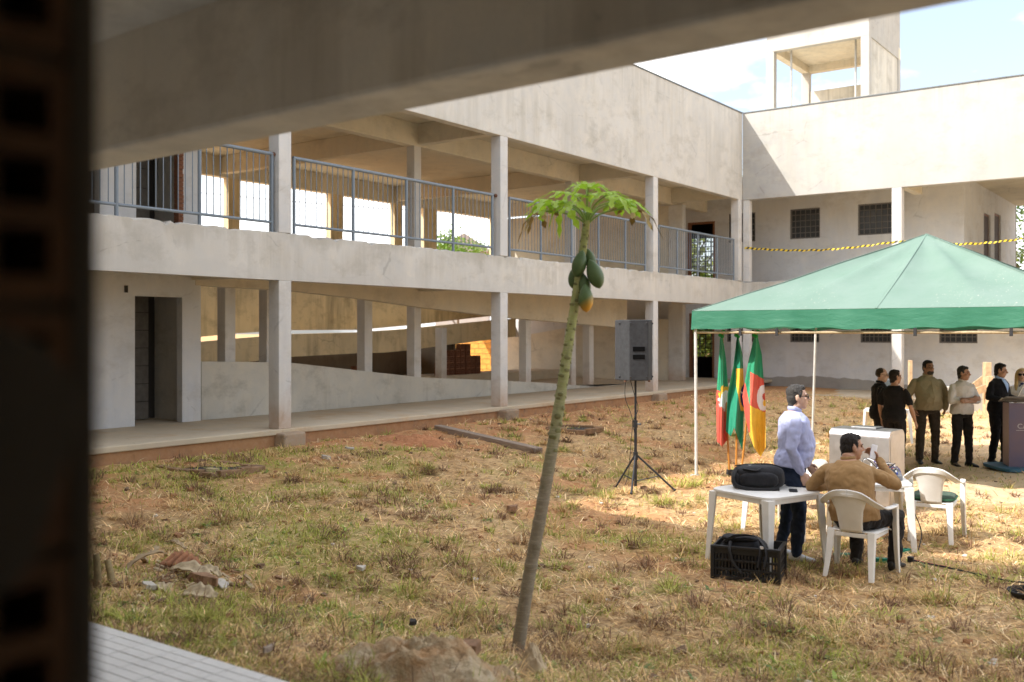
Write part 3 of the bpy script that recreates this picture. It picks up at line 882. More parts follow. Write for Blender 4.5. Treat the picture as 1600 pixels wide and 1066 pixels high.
# tufts of stubble
x, y, d, g = sample_ground(3000, 3)
keep = g.random(len(x)) > .93 * mask_sand(x, y); x, y, d = x[keep], y[keep], d[keep]
m = 34; n = len(x) * m
tone = np.repeat(g.integers(0, 3, len(x)), m); rad = np.repeat(g.uniform(.04, .17, len(x)), m) * np.sqrt(g.random(n)); an = g.uniform(0, 6.28, n)
tx = np.repeat(x, m) + rad * np.cos(an); ty = np.repeat(y, m) + rad * np.sin(an); td = np.repeat(d, m)
cols = np.where(tone[:, None] == 0, np.array([.25, .15, .09]), np.where(tone[:, None] == 1, np.array([.58, .40, .19]), np.array([.38, .38, .10]))) * g.uniform(.6, 1.35, (n, 1))
sz = np.repeat(g.uniform(.5, 1.25, len(x)), m)
strips('grass_tufts', tx, ty, g.uniform(.05, .16, n) * sz, (.004 + .0005 * td), g.uniform(.55, 1.5, n), an + g.normal(0, .5, n), -g.uniform(.2, 1.0, n), cols, g, BLADE)
# bigger dead clumps
x, y, d, g = sample_ground(330, 13, d0=5, d1=24)
keep = g.random(len(x)) > .97 * mask_sand(x, y); x, y, d = x[keep], y[keep], d[keep]
m = 90; n = len(x) * m
tone = np.repeat(g.integers(0, 4, len(x)), m); rad = np.repeat(g.uniform(.06, .20, len(x)), m) * np.sqrt(g.random(n)); an = g.uniform(0, 6.28, n)
cols = np.array([(.25, .15, .085), (.42, .27, .14), (.62, .43, .20), (.40, .40, .10)])[tone] * g.uniform(.55, 1.4, (n, 1))
sz = np.repeat(g.uniform(.7, 1.4, len(x)), m)
strips('dead_grass_clumps', np.repeat(x, m) + rad * np.cos(an), np.repeat(y, m) + rad * .7 * np.sin(an), g.uniform(.07, .20, n) * sz, .004 + .0005 * np.repeat(d, m), g.uniform(.25, 1.35, n), an + g.normal(0, .8, n), -g.uniform(.2, 1.1, n), cols, g, BLADE)
# broad weeds in the foreground
x, y, d, g = sample_ground(900, 4, d0=4.8, d1=14)
keep = g.random(len(x)) < .12 + .6 * mask_green(x, y) + .3 * (y < 6.5); x, y, d = x[keep], y[keep], d[keep]
m = 9; n = len(x) * m
an = g.uniform(0, 6.28, n)
strips('low_weeds', np.repeat(x, m) + g.normal(0, .03, n), np.repeat(y, m) + g.normal(0, .03, n), g.uniform(.04, .11, n), g.uniform(.018, .04, n), g.uniform(.2, 1.0, n), an, -g.uniform(.3, 1.0, n),
       colmix(g, n, [(.20, .29, .07), (.28, .37, .09), (.16, .23, .09), (.30, .33, .13)]), g, BLADE)
# clods, chips and bits of rubble
x, y, d, g = sample_ground(1300, 5)
ch = MB(); cc = []
for i in range(len(x)):
    s = float(g.uniform(.008, .03)) * (1.8 if g.random() < .08 else 1)
    q = Matrix.Rotation(float(g.uniform(0, 6)), 4, 'Z') @ Matrix.Rotation(float(g.uniform(-.5, .5)), 4, 'X')
    c0 = Vector((float(x[i]), float(y[i]), gz(x[i], y[i]) + s * .25))
    k = g.random(); ch.cur = 0 if k < .5 else (1 if k < .6 else 2)
    hs = [(a * s * float(g.uniform(.6, 1.2)), b * s * float(g.uniform(.5, 1.0)), e * s * float(g.uniform(.25, .6))) for e in (-1, 1) for b in (-1, 1) for a in (-1, 1)]
    ch.add([q @ Vector(h) + c0 for h in hs], [(0, 2, 3, 1), (4, 5, 7, 6), (0, 1, 5, 4), (2, 6, 7, 3), (0, 4, 6, 2), (1, 3, 7, 5)])
tag(ch.build('rubble_chips', [plain('soil_clod', (.30, .15, .07), .95), plain('mortar_chip', (.55, .50, .43), .9), plain('dark_clod', (.16, .10, .06), .95)], fix=False), kind='stuff')

# ------------------------------------------------------------------ things lying in the grass
def lumpy(o, s=.02, sc=.12):
    tx_ = bpy.data.textures.get('lump_%d' % int(sc * 1000)) or bpy.data.textures.new('lump_%d' % int(sc * 1000), 'CLOUDS')
    tx_.noise_scale = sc
    m_ = o.modifiers.new('lump', 'DISPLACE'); m_.texture = tx_; m_.strength = s; m_.mid_level = .5; m_.texture_coords = 'LOCAL'
    return o
def slab_piece(name, pos, size, rz, tilt, mat, label, cat, group=None, seed=0):
    r = random.Random(seed); k = 9
    an_ = sorted(r.uniform(0, 6.283) for i in range(k))
    poly = [(size[0] * .5 * math.cos(a_) * r.uniform(.7, 1.3), size[1] * .5 * math.sin(a_) * r.uniform(.7, 1.3)) for a_ in an_]
    o = lumpy(MB().prism(poly, lambda p, q, a: (p * (1 - 2 * max(0, a - size[2] * .5)), q * (1 - 2 * max(0, a - size[2] * .5)), a), 0, size[2]).build(name, mat, loc=pos, bevel=.006), min(.03, size[2] * .7), .05)
    o.rotation_euler = (tilt[0], tilt[1], rz)
    return tag(o, label, cat, group)
WOOD = NT('weathered_wood')
p = WOOD.pos((1, 14, 14), world=False)
wn = WOOD.noise(p, 3, 6, .7)
WOOD.bump(wn, .6, .01)
WOODM = WOOD.done(WOOD.mix(WOOD.rng(wn, .3, .7), (.36, .29, .22), (.18, .13, .10)), .85)
PALEW = plain('pale_split_wood', (.42, .33, .205), .85, var=.25, scale=25, bump=.5)
CLAYP = plain('terracotta_shard', (.26, .15, .085), .95, var=.35, scale=24, bump=.8)
BOARD = plain('tan_board', (.37, .275, .165), .9, var=.15, scale=14)
WHITEP = plain('white_plaster_shard', (.46, .42, .36), .9)
sh = [((222, 893), (.36, .06, .035), 1.15, (0, -.45), PALEW, 'pale splintered stick leaning up at the left of the rubble heap', 'stick'),
      ((300, 905), (.42, .16, .02), .35, (.25, .1), BOARD, 'long beige board fragment on top of the rubble heap', 'board'),
      ((318, 916), (.26, .15, .07), .2, (-.1, .1), CLAYP, 'broken red clay lump between the bark strips', 'brick'),
      ((311, 937), (.34, .18, .02), .2, (.3, -.1), BOARD, 'beige board fragment nearest the tiled floor', 'board'),
      ((345, 918), (.18, .12, .015), .9, (.35, .3), WHITEP, 'white pointed shard at the right of the rubble heap', 'shard'),
      ((330, 899), (.22, .10, .03), -.2, (.1, .2), WHITEP, 'pale flat shard behind the white pointed one', 'shard'),
      ((232, 925), (.12, .08, .04), .5, (0, .2), WHITEP, 'small white lump left of the bark strips', 'lump'),
      ((252, 928), (.16, .10, .04), .2, (0, .2), BOARD, 'small tan chunk beside the white lump', 'lump'),
      ((276, 862), (.24, .07, .04), .1, (0, .1), PALEW, 'pale stick lying behind the roof tile', 'stick'),
      ((420, 1025), (.26, .05, .03), -.9, (0, -.2), WOODM, 'grey stick in the grass beside the tiled floor', 'stick'),
      ((565, 895), (.10, .07, .03), .4, (0, .1), WHITEP, 'pale chip alone in the grass left of the papaya', 'chip'),
      ((548, 705), (.16, .12, .03), .4, (0, .1), WHITEP, 'white plaster piece in the grass below the walkway', 'plaster'),
      ((510, 717), (.16, .07, .05), .2, (0, .1), WHITEP, 'pale plaster lump nearer the brick box', 'plaster'),
      ((800, 800), (.20, .14, .06), .2, (0, .1), CLAYP, 'red soil clod just left of the papaya trunk', 'clod'),
      ((331, 742), (.22, .12, .06), .6, (0, .1), PALEW, 'tan broken piece leaning on the brick box rim', 'lump')]
def bark(name, pos, L, W, curl, rz, tilt, mat, label, cat, seed):
    r = random.Random(seed); ph = r.uniform(0, 6)
    def fn(s, t_):
        x = (s - .5) * L; w = W * (.35 + .65 * math.sin(math.pi * min(1, max(0, s * .9 + .08)))) * (1 + .12 * math.sin(17 * s + ph))
        y = (t_ - .5) * w + .02 * math.sin(4 * s + ph)
        return (x, y, curl * (1 - (2 * s - 1) ** 2) + .35 * abs(t_ - .5) * w + .006 * math.sin(23 * s + 9 * t_ + ph))
    o_ = MB().grid(fn, 22, 6).build(name, mat, loc=pos, smooth=50, solid=.008); o_.rotation_euler = (tilt[0], tilt[1], rz)
    return tag(o_, label, cat)
KEEP = {'long beige board fragment on top of the rubble heap': (.46, .15, .06), 'beige board fragment nearest the tiled floor': (.36, .17, .03), 'pale splintered stick leaning up at the left of the rubble heap': (.40, .09, .05), 'pale flat shard behind the white pointed one': (.26, .09, .03), 'small tan chunk beside the white lump': (.20, .10, .03), 'pale stick lying behind the roof tile': (.30, .06, .03)}
for i, ((u, v), sz, rz, tl_, mt, lb, ct) in enumerate(sh):
    if lb in KEEP:
        bark('bark_scrap' if ct != 'stick' else 'stick', gp(u, v, .03 if ct != 'stick' else .06), *KEEP[lb], rz, tl_, PALEW if i % 2 else BOARD, lb.replace('board fragment', 'bark strip').replace('shard', 'bark strip').replace('chunk', 'bark scrap'), 'bark' if ct != 'stick' else 'stick', i)
        continue
    slab_piece({'stick': 'stick', 'board': 'board_fragment', 'tile': 'roof_tile', 'brick': 'clay_lump', 'shard': 'plaster_shard', 'lump': 'rubble_lump', 'chip': 'stone_chip', 'plaster': 'plaster_piece', 'clod': 'soil_clod'}[ct], gp(u, v, .03), sz, rz, tl_, mt, lb, ct, seed=i)
o = MB().grid(lambda s, t_: ((s - .5) * .34 * (1 - .15 * t_), (t_ - .5) * .22 + .02 * math.sin(5 * s), .022 * math.sin(s * 31) + .03 * math.sin(s * 3.1)), 40, 6).build('roof_tile', plain('orange_tile', (.28, .125, .06), .9, var=.35, scale=18, bump=.5), loc=gp(283, 890, .05), smooth=50, solid=.014)
o.rotation_euler = (.35, .1, .35); tag(o, 'ribbed orange roof tile behind the bark strips', 'tile')
db = MB()
for k in range(70):
    r = random.Random(900 + k); q = gp(285 + r.gauss(0, 48), 905 + r.gauss(0, 17), .012); s_ = r.uniform(.015, .055)
    Mz = Matrix.Translation(q) @ Matrix.Rotation(r.uniform(0, 6), 4, 'Z') @ Matrix.Rotation(r.uniform(-.6, .6), 4, 'Y')
    db.cur = k % 3
    db.box(-s_ * r.uniform(.8, 2.2), s_, -s_ * .5, s_ * r.uniform(.3, .8), -s_ * .2, s_ * .25, Mz)
tag(db.build('small_debris', [CLAYP, PALEW, BOARD], bevel=.004), kind='stuff')
for i, (u, v, h, ln, lb) in enumerate(((152, 917, .30, .02, 'tall cut stump beside the dark brick jamb'), (176, 915, .24, -.04, 'shorter cut stump right of the tall one'))):
    b = gp(u, v, -.05)
    o = MB().tube([(0, 0, 0), (ln * .5, 0, h * .5), (ln - .03, 0, h)], [.035, .028, .024], 8).build('tree_stump', plain('stump_bark', (.26, .20, .10), .9, var=.3, scale=30, bump=.6), loc=b, smooth=50)
    tag(o, lb, 'stump')
# timber plank on the grass
a0, a1 = gp(684, 672, .05), gp(842, 706, .05)
o = MB().box(0, (a1 - a0).length, -.09, .09, -.06, .05).build('timber_plank', WOODM, loc=a0, bevel=.012)
o.rotation_euler = (a1 - a0).to_track_quat('X', 'Z').to_euler()
tag(o, 'weathered grey timber plank lying in the grass below the walkway', 'plank')
# brick rimmed inspection boxes
M['brick_dirty'] = concrete('dirty_clay', (.30, .17, .09), (.10, .08, .06), tint=(.34, .24, .15), scale=5, bumps=.7)
def insp(u, v, sx, sy, rz, lb):
    b = gp(u, v)
    e = empty('inspection_box', b, rz, lb, 'drain box', 'brick inspection boxes in the courtyard')
    bm_ = MB().box(-.095, .095, -.055, .055, -.04, .06).mesh('brick', M['brick_dirty'])
    for s in (-1, 1):
        n = int(sx / .2)
        for k in range(n): inst('brick', bm_, e, (-sx / 2 + .1 + k * (sx - .2) / max(1, n - 1), s * sy / 2, rnd.uniform(-.01, .015)), (0, rnd.uniform(-.04, .04), rnd.uniform(-.05, .05)), bevel=.01)
        n = max(2, int(sy / .2))
        for k in range(n): inst('brick', bm_, e, (s * sx / 2, -sy / 2 + .16 + k * (sy - .32) / max(1, n - 1), rnd.uniform(-.01, .015)), (0, 0, R(90) + rnd.uniform(-.05, .05)), bevel=.01)
    MB().box(-sx / 2 + .06, sx / 2 - .06, -sy / 2 + .06, sy / 2 - .06, .01, .03).build('pit', M['dark'], e)  # dark plate paints the shade inside the hollow box
insp(330, 737, 1.15, .85, .05, 'brick rimmed inspection box in the grass near the left doorway')
insp(898, 672, .85, .8, .1, 'small brick rimmed inspection box behind the papaya trunk')
# red earth heap
def mound(name, c, r, h, mat, label, cat, seed, kind=None, nz=.3):
    mb = MB(); n1_, n2_ = 96, 44; vs = []
    def fn(s, t):
        a = 2 * math.pi * s; q = t
        px = r[0] * q * math.cos(a); py = r[1] * q * math.sin(a)
        k = float(fbm(np.array([px * 3 / r[0] + seed]), np.array([py * 3 / r[0] + 5]), seed, 4)[0]) - .5
        k2 = float(fbm(np.array([px * 14 + seed]), np.array([py * 14]), seed + 5, 3)[0]) - .5
        k3 = float(fbm(np.array([px * 40 + seed]), np.array([py * 40]), seed + 9, 2)[0]) - .5
        z = h * (1 - q ** 2.2) * (1 + k * nz * 4) + k2 * h * nz + k3 * .035
        wz_ = gz(c.x + px, c.y + py) - c.z
        return (px, py, wz_ + z - .03 * q)
    mb.grid(fn, n1_, n2_)
    o = mb.build(name, mat, loc=c, smooth=50)
    weld(o, .0002)
    return tag(o, label, cat, kind=kind)
RED = concrete('red_earth', (.46, .20, .09), (.28, .13, .065), tint=(.54, .27, .14), scale=3)
mound('earth_heap', gp(655, 690), (1.0, .5), .10, RED, 'low heap of loose red earth left of the timber plank', 'earth', 4)
t = NT('broken_soil_block')
p = t.pos(); n1 = t.noise(p, 3.2, 7, .65); n2 = t.noise(p, 16, 6, .7); n3 = t.noise(p, 60, 4, .7)
c = t.mix(t.rng(n1, .4, .6), (.52, .41, .26), (.46, .27, .13))
c = t.mix(t.rng(n2, .52, .72, 0, .8), c, (.64, .54, .40)); c = t.mix(t.rng(n3, .58, .78, 0, .5), c, (.26, .18, .11))
t.bump(t.math('ADD', n2, t.math('MULTIPLY', n3, .6)), 1.0, .03)
SOILB = t.done(c, .95, 0, .1)
mound('soil_mound', gp(672, 1050), (.74, .50), .17, SOILB, 'crumbly sandy mound with an orange patch at the foot of the papaya', 'mound', 12, nz=.55)
mound('soil_lump', gp(826, 1052), (.17, .13), .12, concrete('pale_clod', (.58, .46, .30), (.28, .21, .14), scale=4), 'pale broken lump beside the papaya foot', 'lump', 31, nz=.5)
slab_piece('soil_lump', gp(735, 1045, .10), (.16, .12, .07), .2, (.1, .1), CLAYP, 'small orange clod on the sandy mound', 'lump', seed=41)
slab_piece('stone_chip', gp(645, 1004, .13), (.06, .05, .03), .2, (.1, .1), M['dark'], 'dark chip on top of the sandy mound', 'chip', seed=42)

# ------------------------------------------------------------------ papaya
pb_ = gp(806, 1018)
pap = empty('papaya_tree', pb_, 0, 'thin leaning papaya with green fruit and a small leaf crown', 'tree')
D0 = math.hypot(pb_.x, pb_.y); D0 = pb_.x * (-SN) + pb_.y * CS
path = cat_pts([at_d(806, 1035, D0) - pb_, at_d(826, 905, D0 + .01) - pb_, at_d(849, 780, D0 + .03) - pb_, at_d(871, 650, D0 + .06) - pb_, at_d(888, 540, D0 + .08) - pb_, at_d(905, 430, D0 + .1) - pb_, at_d(917, 345, D0 + .11) - pb_], 34)
N = len(path)
rad = []
for i in range(N):
    s = i / (N - 1)
    r = np.interp(s, [0, .1, .35, .6, .8, .92, 1], [.050, .047, .045, .037, .032, .028, .023])
    ring = math.exp(-((i % 9) - 4) ** 2 / 1.2) * .0035 if s < .6 else 0
    rad.append(float(r + ring + rnd.uniform(-.001, .001)))
t = NT('papaya_bark')
zz = t.z(); p = t.pos(); nb = t.noise(p, 9, 5, .6); nf = t.noise(t.pos((1, 1, 6)), 18, 4, .6)
c = t.mix(t.rng(t.math('ADD', zz, t.rng(nb, .2, .8, -.35, .35)), 1.2, 2.1), (.25, .21, .15), (.30, .32, .12))
c = t.mix(t.rng(nf, .5, .72, 0, .6), c, (.42, .38, .28)); c = t.mix(t.rng(nb, .56, .72, 0, .6), c, (.13, .11, .07))
t.bump(nf, .6, .01)
trunk = MB().tube(path, rad, 16).build('trunk', t.done(c, .8), pap, smooth=70)
SCAR = plain('leaf_scar', (.17, .165, .07), .9, var=.35, scale=40)
scm = MB().ball((0, 0, 0), (.026, .0045, .017), 8, 6).mesh('leaf_scar', SCAR, 60)
for k in range(84):
    s = .44 + .54 * k / 84 + rnd.uniform(-.006, .006)
    i = min(N - 2, int(s * (N - 1))); c0 = path[i]; ax = (path[i + 1] - path[i]).normalized()
    a = k * 2.4 + rnd.uniform(-.3, .3); ou = Vector((math.cos(a), math.sin(a), 0)); ou = (ou - ax * ou.dot(ax)).normalized()
    o = inst('leaf_scar', scm, trunk, c0 + ou * rad[i] * .97)
    q = Matrix((ax.cross(ou), ou, ax)).transposed()
    o.rotation_euler = q.to_euler(); k_ = rad[i] / .046 * rnd.uniform(.7, 1.25); o.scale = (k_, 1, k_ * rnd.uniform(.7, 1.3))
t = NT('papaya_leaf')
p = t.pos(world=False); ln = t.noise(p, 12, 4, .6)
lc = t.mix(t.rng(ln, .3, .7), (.27, .42, .03), (.40, .54, .045))
m = t.done(lc, .45, 0, .4)
tr = t.n('ShaderNodeBsdfTranslucent'); tr.inputs['Color'].default_value = (.30, .52, .03, 1)
mx = t.n('ShaderNodeMixShader', Fac=.42); t.t.links.new(t.b.outputs[0], mx.inputs[1]); t.t.links.new(tr.outputs[0], mx.inputs[2]); t.t.links.new(mx.outputs[0], t.out.inputs[0])
LEAFG = m
LEAFD = plain('withered_leaf', (.24, .17, .05), .8, var=.4, scale=20)
STALK = plain('leaf_stalk', (.22, .33, .08), .5)
def papaya_leaf(seed, size, droop, dead=0):
    r = random.Random(seed); mb = MB()
    for k, ang in enumerate((-125, -82, -42, 0, 42, 82, 125)):
        a = R(ang + r.uniform(-6, 6)); L = size * (.62 + .38 * math.cos(R(ang) * .62)) * r.uniform(.88, 1.08)
        w = [.02, .09, .20, .075, .25, .085, .17, .05, .0]
        tt = [0, .18, .36, .48, .60, .72, .82, .93, 1.0]
        rib = []; le = []; ri = []
        for tq, wq in zip(tt, w):
            rr = L * tq
            def P(off):
                px = rr * math.cos(a) - off * math.sin(a); py = rr * math.sin(a) + off * math.cos(a)
                q = math.hypot(px, py)
                z = -droop * .36 * q * q / size + .30 * abs(off) - .012 * math.sin(9 * tq)
                return (px, py, z)
            rib.append(P(0)); le.append(P(wq * L * .62)); ri.append(P(-wq * L * .62))
        n_ = len(tt); mb.cur = 1 if (dead and abs(ang) < 60 and dead > .5) else 0
        for i in range(n_ - 1):
            if dead and tt[i] >= 1 - dead * .6: mb.cur = 1
            mb.add([rib[i], rib[i + 1], le[i + 1], le[i]], [(0, 1, 2, 3)])
            mb.add([rib[i], ri[i], ri[i + 1], rib[i + 1]], [(0, 1, 2, 3)])
        mb.cur = 0
    return mb
top = path[-1]
lv = [  # azimuth (0 = image right, 90 = away), stalk length, rise, size, droop, dead
    (2, .24, .14, .23, 1.0, .0), (-10, .33, .09, .24, 1.5, .55), (186, .24, .13, .23, 1.0, .0), (176, .33, .075, .22, 1.5, .6), (58, .19, .22, .22, .8, 0), (122, .18, .22, .23, .8, 0),
    (222, .20, .12, .21, 1.3, 0), (318, .20, .18, .22, .9, 0), (90, .06, .26, .17, .7, 0), (30, .26, .17, .23, .9, 0), (152, .25, .16, .23, .9, 0), (272, .10, .23, .17, .8, 0)]
for k, (az, sl, rise, size, droop, dead) in enumerate(lv):
    pit = (6, 16, 6, 18, -16, -12, 44, 14, -26, -4, -2, -6)[k]
    a = R(az) + THETA
    ou = Vector((math.cos(a), math.sin(a), 0))
    tip = top + ou * sl + Vector((0, 0, rise))
    o = papaya_leaf(k, size * 1.18, droop, dead).build('leaf', [LEAFG, LEAFD], pap, loc=tip, smooth=60, fix=False)
    o.rotation_euler = (Matrix.Rotation(a, 3, 'Z') @ Matrix.Rotation(R(pit + rnd.uniform(-8, 8)), 3, 'Y')).to_euler()
    st = MB().tube([p_ for p_ in cat_pts([top - Vector((0, 0, .03)), top + ou * sl * .35 + Vector((0, 0, rise * .6)), tip], 6)], [.008 - .0002 * i for i in range(13)], 7)
    so = st.build('leaf_stalk', STALK, pap, smooth=60)
t = NT('papaya_skin'); p = t.pos(world=False)
s_ = t.n('ShaderNodeSeparateXYZ', Vector=t.n('ShaderNodeTexCoord').outputs['Object'])
pn = t.noise(p, 14, 4, .6)
green = t.mix(t.rng(pn, .3, .7), (.055, .10, .035), (.085, .135, .045))
PGREEN = t.done(green, .45, 0, .4)
t = NT('ripening_papaya_skin'); p = t.pos(world=False)
s_ = t.n('ShaderNodeSeparateXYZ', Vector=t.n('ShaderNodeTexCoord').outputs['Object'])
pn = t.noise(p, 14, 4, .6)
green = t.mix(t.rng(pn, .3, .7), (.06, .11, .035), (.09, .14, .045))
ripe = t.mix(t.rng(t.math('ADD', s_.outputs[2], t.math('MULTIPLY', s_.outputs[0], -.8)), .0, -.075), green, (.55, .28, .03))
PRIPE = t.done(ripe, .45, 0, .4)
for k, (u, v, dz, s, ti, mat) in enumerate(((905, 412, -.05, 1.0, -.25, PGREEN), (929, 428, -.06, 1.12, .35, PGREEN), (913, 446, -.02, .85, .1, PGREEN), (915, 466, -.08, 1.02, .05, PRIPE), (921, 404, .03, .8, .3, PGREEN), (898, 432, .05, .9, -.2, PGREEN))):
    pr = []
    for i in range(15):
        f = i / 14; zz_ = .102 * (1 - 2 * f); w = math.sin(math.pi * min(1, f * 1.0)) ** .62 * (.034 + .014 * f)
        pr.append([Vector((w * math.cos(2 * math.pi * j / 16) * (1 + .04 * math.cos(5 * 2 * math.pi * j / 16)), w * math.sin(2 * math.pi * j / 16) * (1 + .04 * math.cos(5 * 2 * math.pi * j / 16)), zz_)) for j in range(16)])
    o = MB().loft(pr).build('papaya_fruit', mat, pap, loc=at_d(u, v, D0 + .1 + dz) - pb_, smooth=70)
    o.scale = (s * 1.28, s * 1.28, s); o.rotation_euler = (0, -ti, THETA)

# ------------------------------------------------------------------ gazebo
GS = 5.6; GXo, GYo = -6.85, 14.2
gc = Vector((GXo + GS / 2, GYo + GS / 2, 0))
gaz = empty('gazebo_tent', (gc.x, gc.y, 0), 0, 'green square gazebo canopy on slim pale poles over the speakers', 'gazebo')
ZE, RISE = 2.64, 1.26
t = NT('green_canopy_cloth'); p = t.pos()
n1 = t.noise(p, 1.4, 5, .6); n2 = t.noise(p, 7, 8, .75); n3 = t.noise(t.pos((1, 1, 1)), 3.5, 9, .8)
c = t.mix(t.rng(n1, .3, .7), (.135, .21, .17), (.165, .235, .20))
scr = t.noise(t.pos((9, 2.5, 9)), 3.0, 5, .75)
c = t.mix(t.math('MULTIPLY', t.rng(scr, .60, .66, 0, .8), t.rng(t.noise(p, .55, 2, .5), .52, .62)), c, (.36, .36, .31))
c = t.mix(t.rng(n3, .55, .75, 0, .30), c, (.075, .13, .10))
m = t.done(c, .75, 0, .2)
tr = t.n('ShaderNodeBsdfTranslucent'); tr.inputs['Color'].default_value = (.14, .20, .165, 1)
mx = t.n('ShaderNodeMixShader', Fac=.06); t.t.links.new(t.b.outputs[0], mx.inputs[1]); t.t.links.new(tr.outputs[0], mx.inputs[2]); t.t.links.new(mx.outputs[0], t.out.inputs[0])
CANO = m
t.bump(t.math('ADD', n1, t.math('MULTIPLY', n2, .2)), .35, .04)
H = GS / 2
def can(s, t_):
    a, b = s * 2 - 1, t_ * 2 - 1
    r = max(abs(a), abs(b)); o_ = min(abs(a), abs(b)) / max(r, 1e-6)
    sag = .085 * math.sin(math.pi * min(1, 2 * abs((o_ % 1.0) - 0.0) if o_ < .5 else 2 * (1 - o_))) * math.sin(math.pi * r)
    wr = .012 * math.sin(9 * a + 4 * b) * r * (1 - r) * 4 * .6
    return (a * H, b * H, ZE + RISE * (1 - r) ** 1.04 - sag + wr)
cm_ = MB(); NC = 64
cv = [can(i / NC, j / NC) for j in range(NC + 1) for i in range(NC + 1)]; cf = []
for j in range(NC):
    for i in range(NC):
        q0 = j * (NC + 1) + i; q1, q2, q3 = q0 + 1, q0 + NC + 2, q0 + NC + 1
        cf += [(q0, q1, q2), (q0, q2, q3)] if (i < NC / 2) == (j < NC / 2) else [(q0, q1, q3), (q1, q2, q3)]
cm_.add(cv, cf)
o = cm_.build('canopy', CANO, gaz, smooth=35, fix=False)
for a_, b_ in ((-1, -1), (1, -1), (1, 1), (-1, 1), (0, -1), (1, 0), (0, 1), (-1, 0)):
    sp_ = [Vector(can(.5 + a_ * .5 * k / 16, .5 + b_ * .5 * k / 16)) + Vector((0, 0, .004)) for k in range(17)]
    MB().tube(sp_, .007, 6, ell=(2.2, .6)).build('seam', CANO, gaz, smooth=60)
vb = MB(); rows = []
per = []
for k in range(240):
    q = k / 60.0; s = int(q); f = q - s
    e = [(-1 + 2 * f, -1), (1, -1 + 2 * f), (1 - 2 * f, 1), (-1, 1 - 2 * f)][s]
    per.append(e)
for j in range(6):
    f = j / 5; ring = []
    for k, (a, b) in enumerate(per):
        w = 1 + (.004 * math.sin(k * .55) + .003 * math.sin(k * 1.31)) * f + .004 * f
        sag = .03 * math.sin(math.pi * ((k % 30) / 30)) * f + .012 * math.sin(k * .9) * f * f
        ring.append(Vector((a * H * w, b * H * w, ZE - .004 - .29 * f + sag)))
    rows.append(ring)
vb.loft(rows, caps=False)
t = NT('green_valance_cloth'); n1 = t.noise(t.pos((1, 1, 3)), 3, 5, .6)
m = t.done(t.mix(t.rng(n1, .3, .7), (.04, .18, .11), (.06, .22, .14)), .35, 0, .5); t.bump(n1, .22, .05)
tr = t.n('ShaderNodeBsdfTranslucent'); tr.inputs['Color'].default_value = (.05, .22, .13, 1)
mx = t.n('ShaderNodeMixShader', Fac=.25); t.t.links.new(t.b.outputs[0], mx.inputs[1]); t.t.links.new(tr.outputs[0], mx.inputs[2]); t.t.links.new(mx.outputs[0], t.out.inputs[0])
vb.build('valance', m, gaz, smooth=60, fix=False)
WPOLE = plain('white_tube', (.62, .61, .58), .35, .1, .5)
hi = ZE - .335
for sx, sy in ((-1, -1), (1, -1), (1, 1), (-1, 1)):
    x, y = sx * (H - .04), sy * (H - .04)
    zb = gz(gc.x + x, gc.y + y)
    lean = -.05 if (sx, sy) == (-1, 1) else .02
    pp = MB().tube([(x + lean * 1.6 * (1 if (sx, sy) == (-1, 1) else .4), y, zb - .02), (x, y, ZE - .02)], .024, 10).build('pole', WPOLE, gaz, smooth=50)
    MB().box(x - .06, x + .06, y - .06, y + .06, zb - .01, zb + .012).build('foot_plate', WPOLE, gaz)
for s in (-1, 1):
    MB().tube([(-H + .03, s * (H - .05), hi), (H - .03, s * (H - .05), hi)], .02, 8).build('frame_bar', PALEW, gaz, smooth=50)
    MB().tube([(s * (H - .05), -H + .03, hi), (s * (H - .05), H - .03, hi)], .02, 8).build('frame_bar', PALEW, gaz, smooth=50)
for a, b in ((-1, -1), (1, -1), (1, 1), (-1, 1), (0, -1), (1, 0), (0, 1), (-1, 0)):
    MB().tube([(a * (H - .04), b * (H - .04), ZE - .05), (0, 0, ZE + RISE - .08)], .017, 8).build('rafter', WPOLE, gaz, smooth=50)
STRAP = plain('black_strap', (.02, .02, .022), .7)
for u in (1157, 1214, 1430, 1580):
    q = on_y(u, 520, GYo) - gc
    MB().box(-.02, .02, -.012, .012, -.06, .05).build('tie_strap', STRAP, gaz, loc=(q.x, q.y - .012, hi + .01))

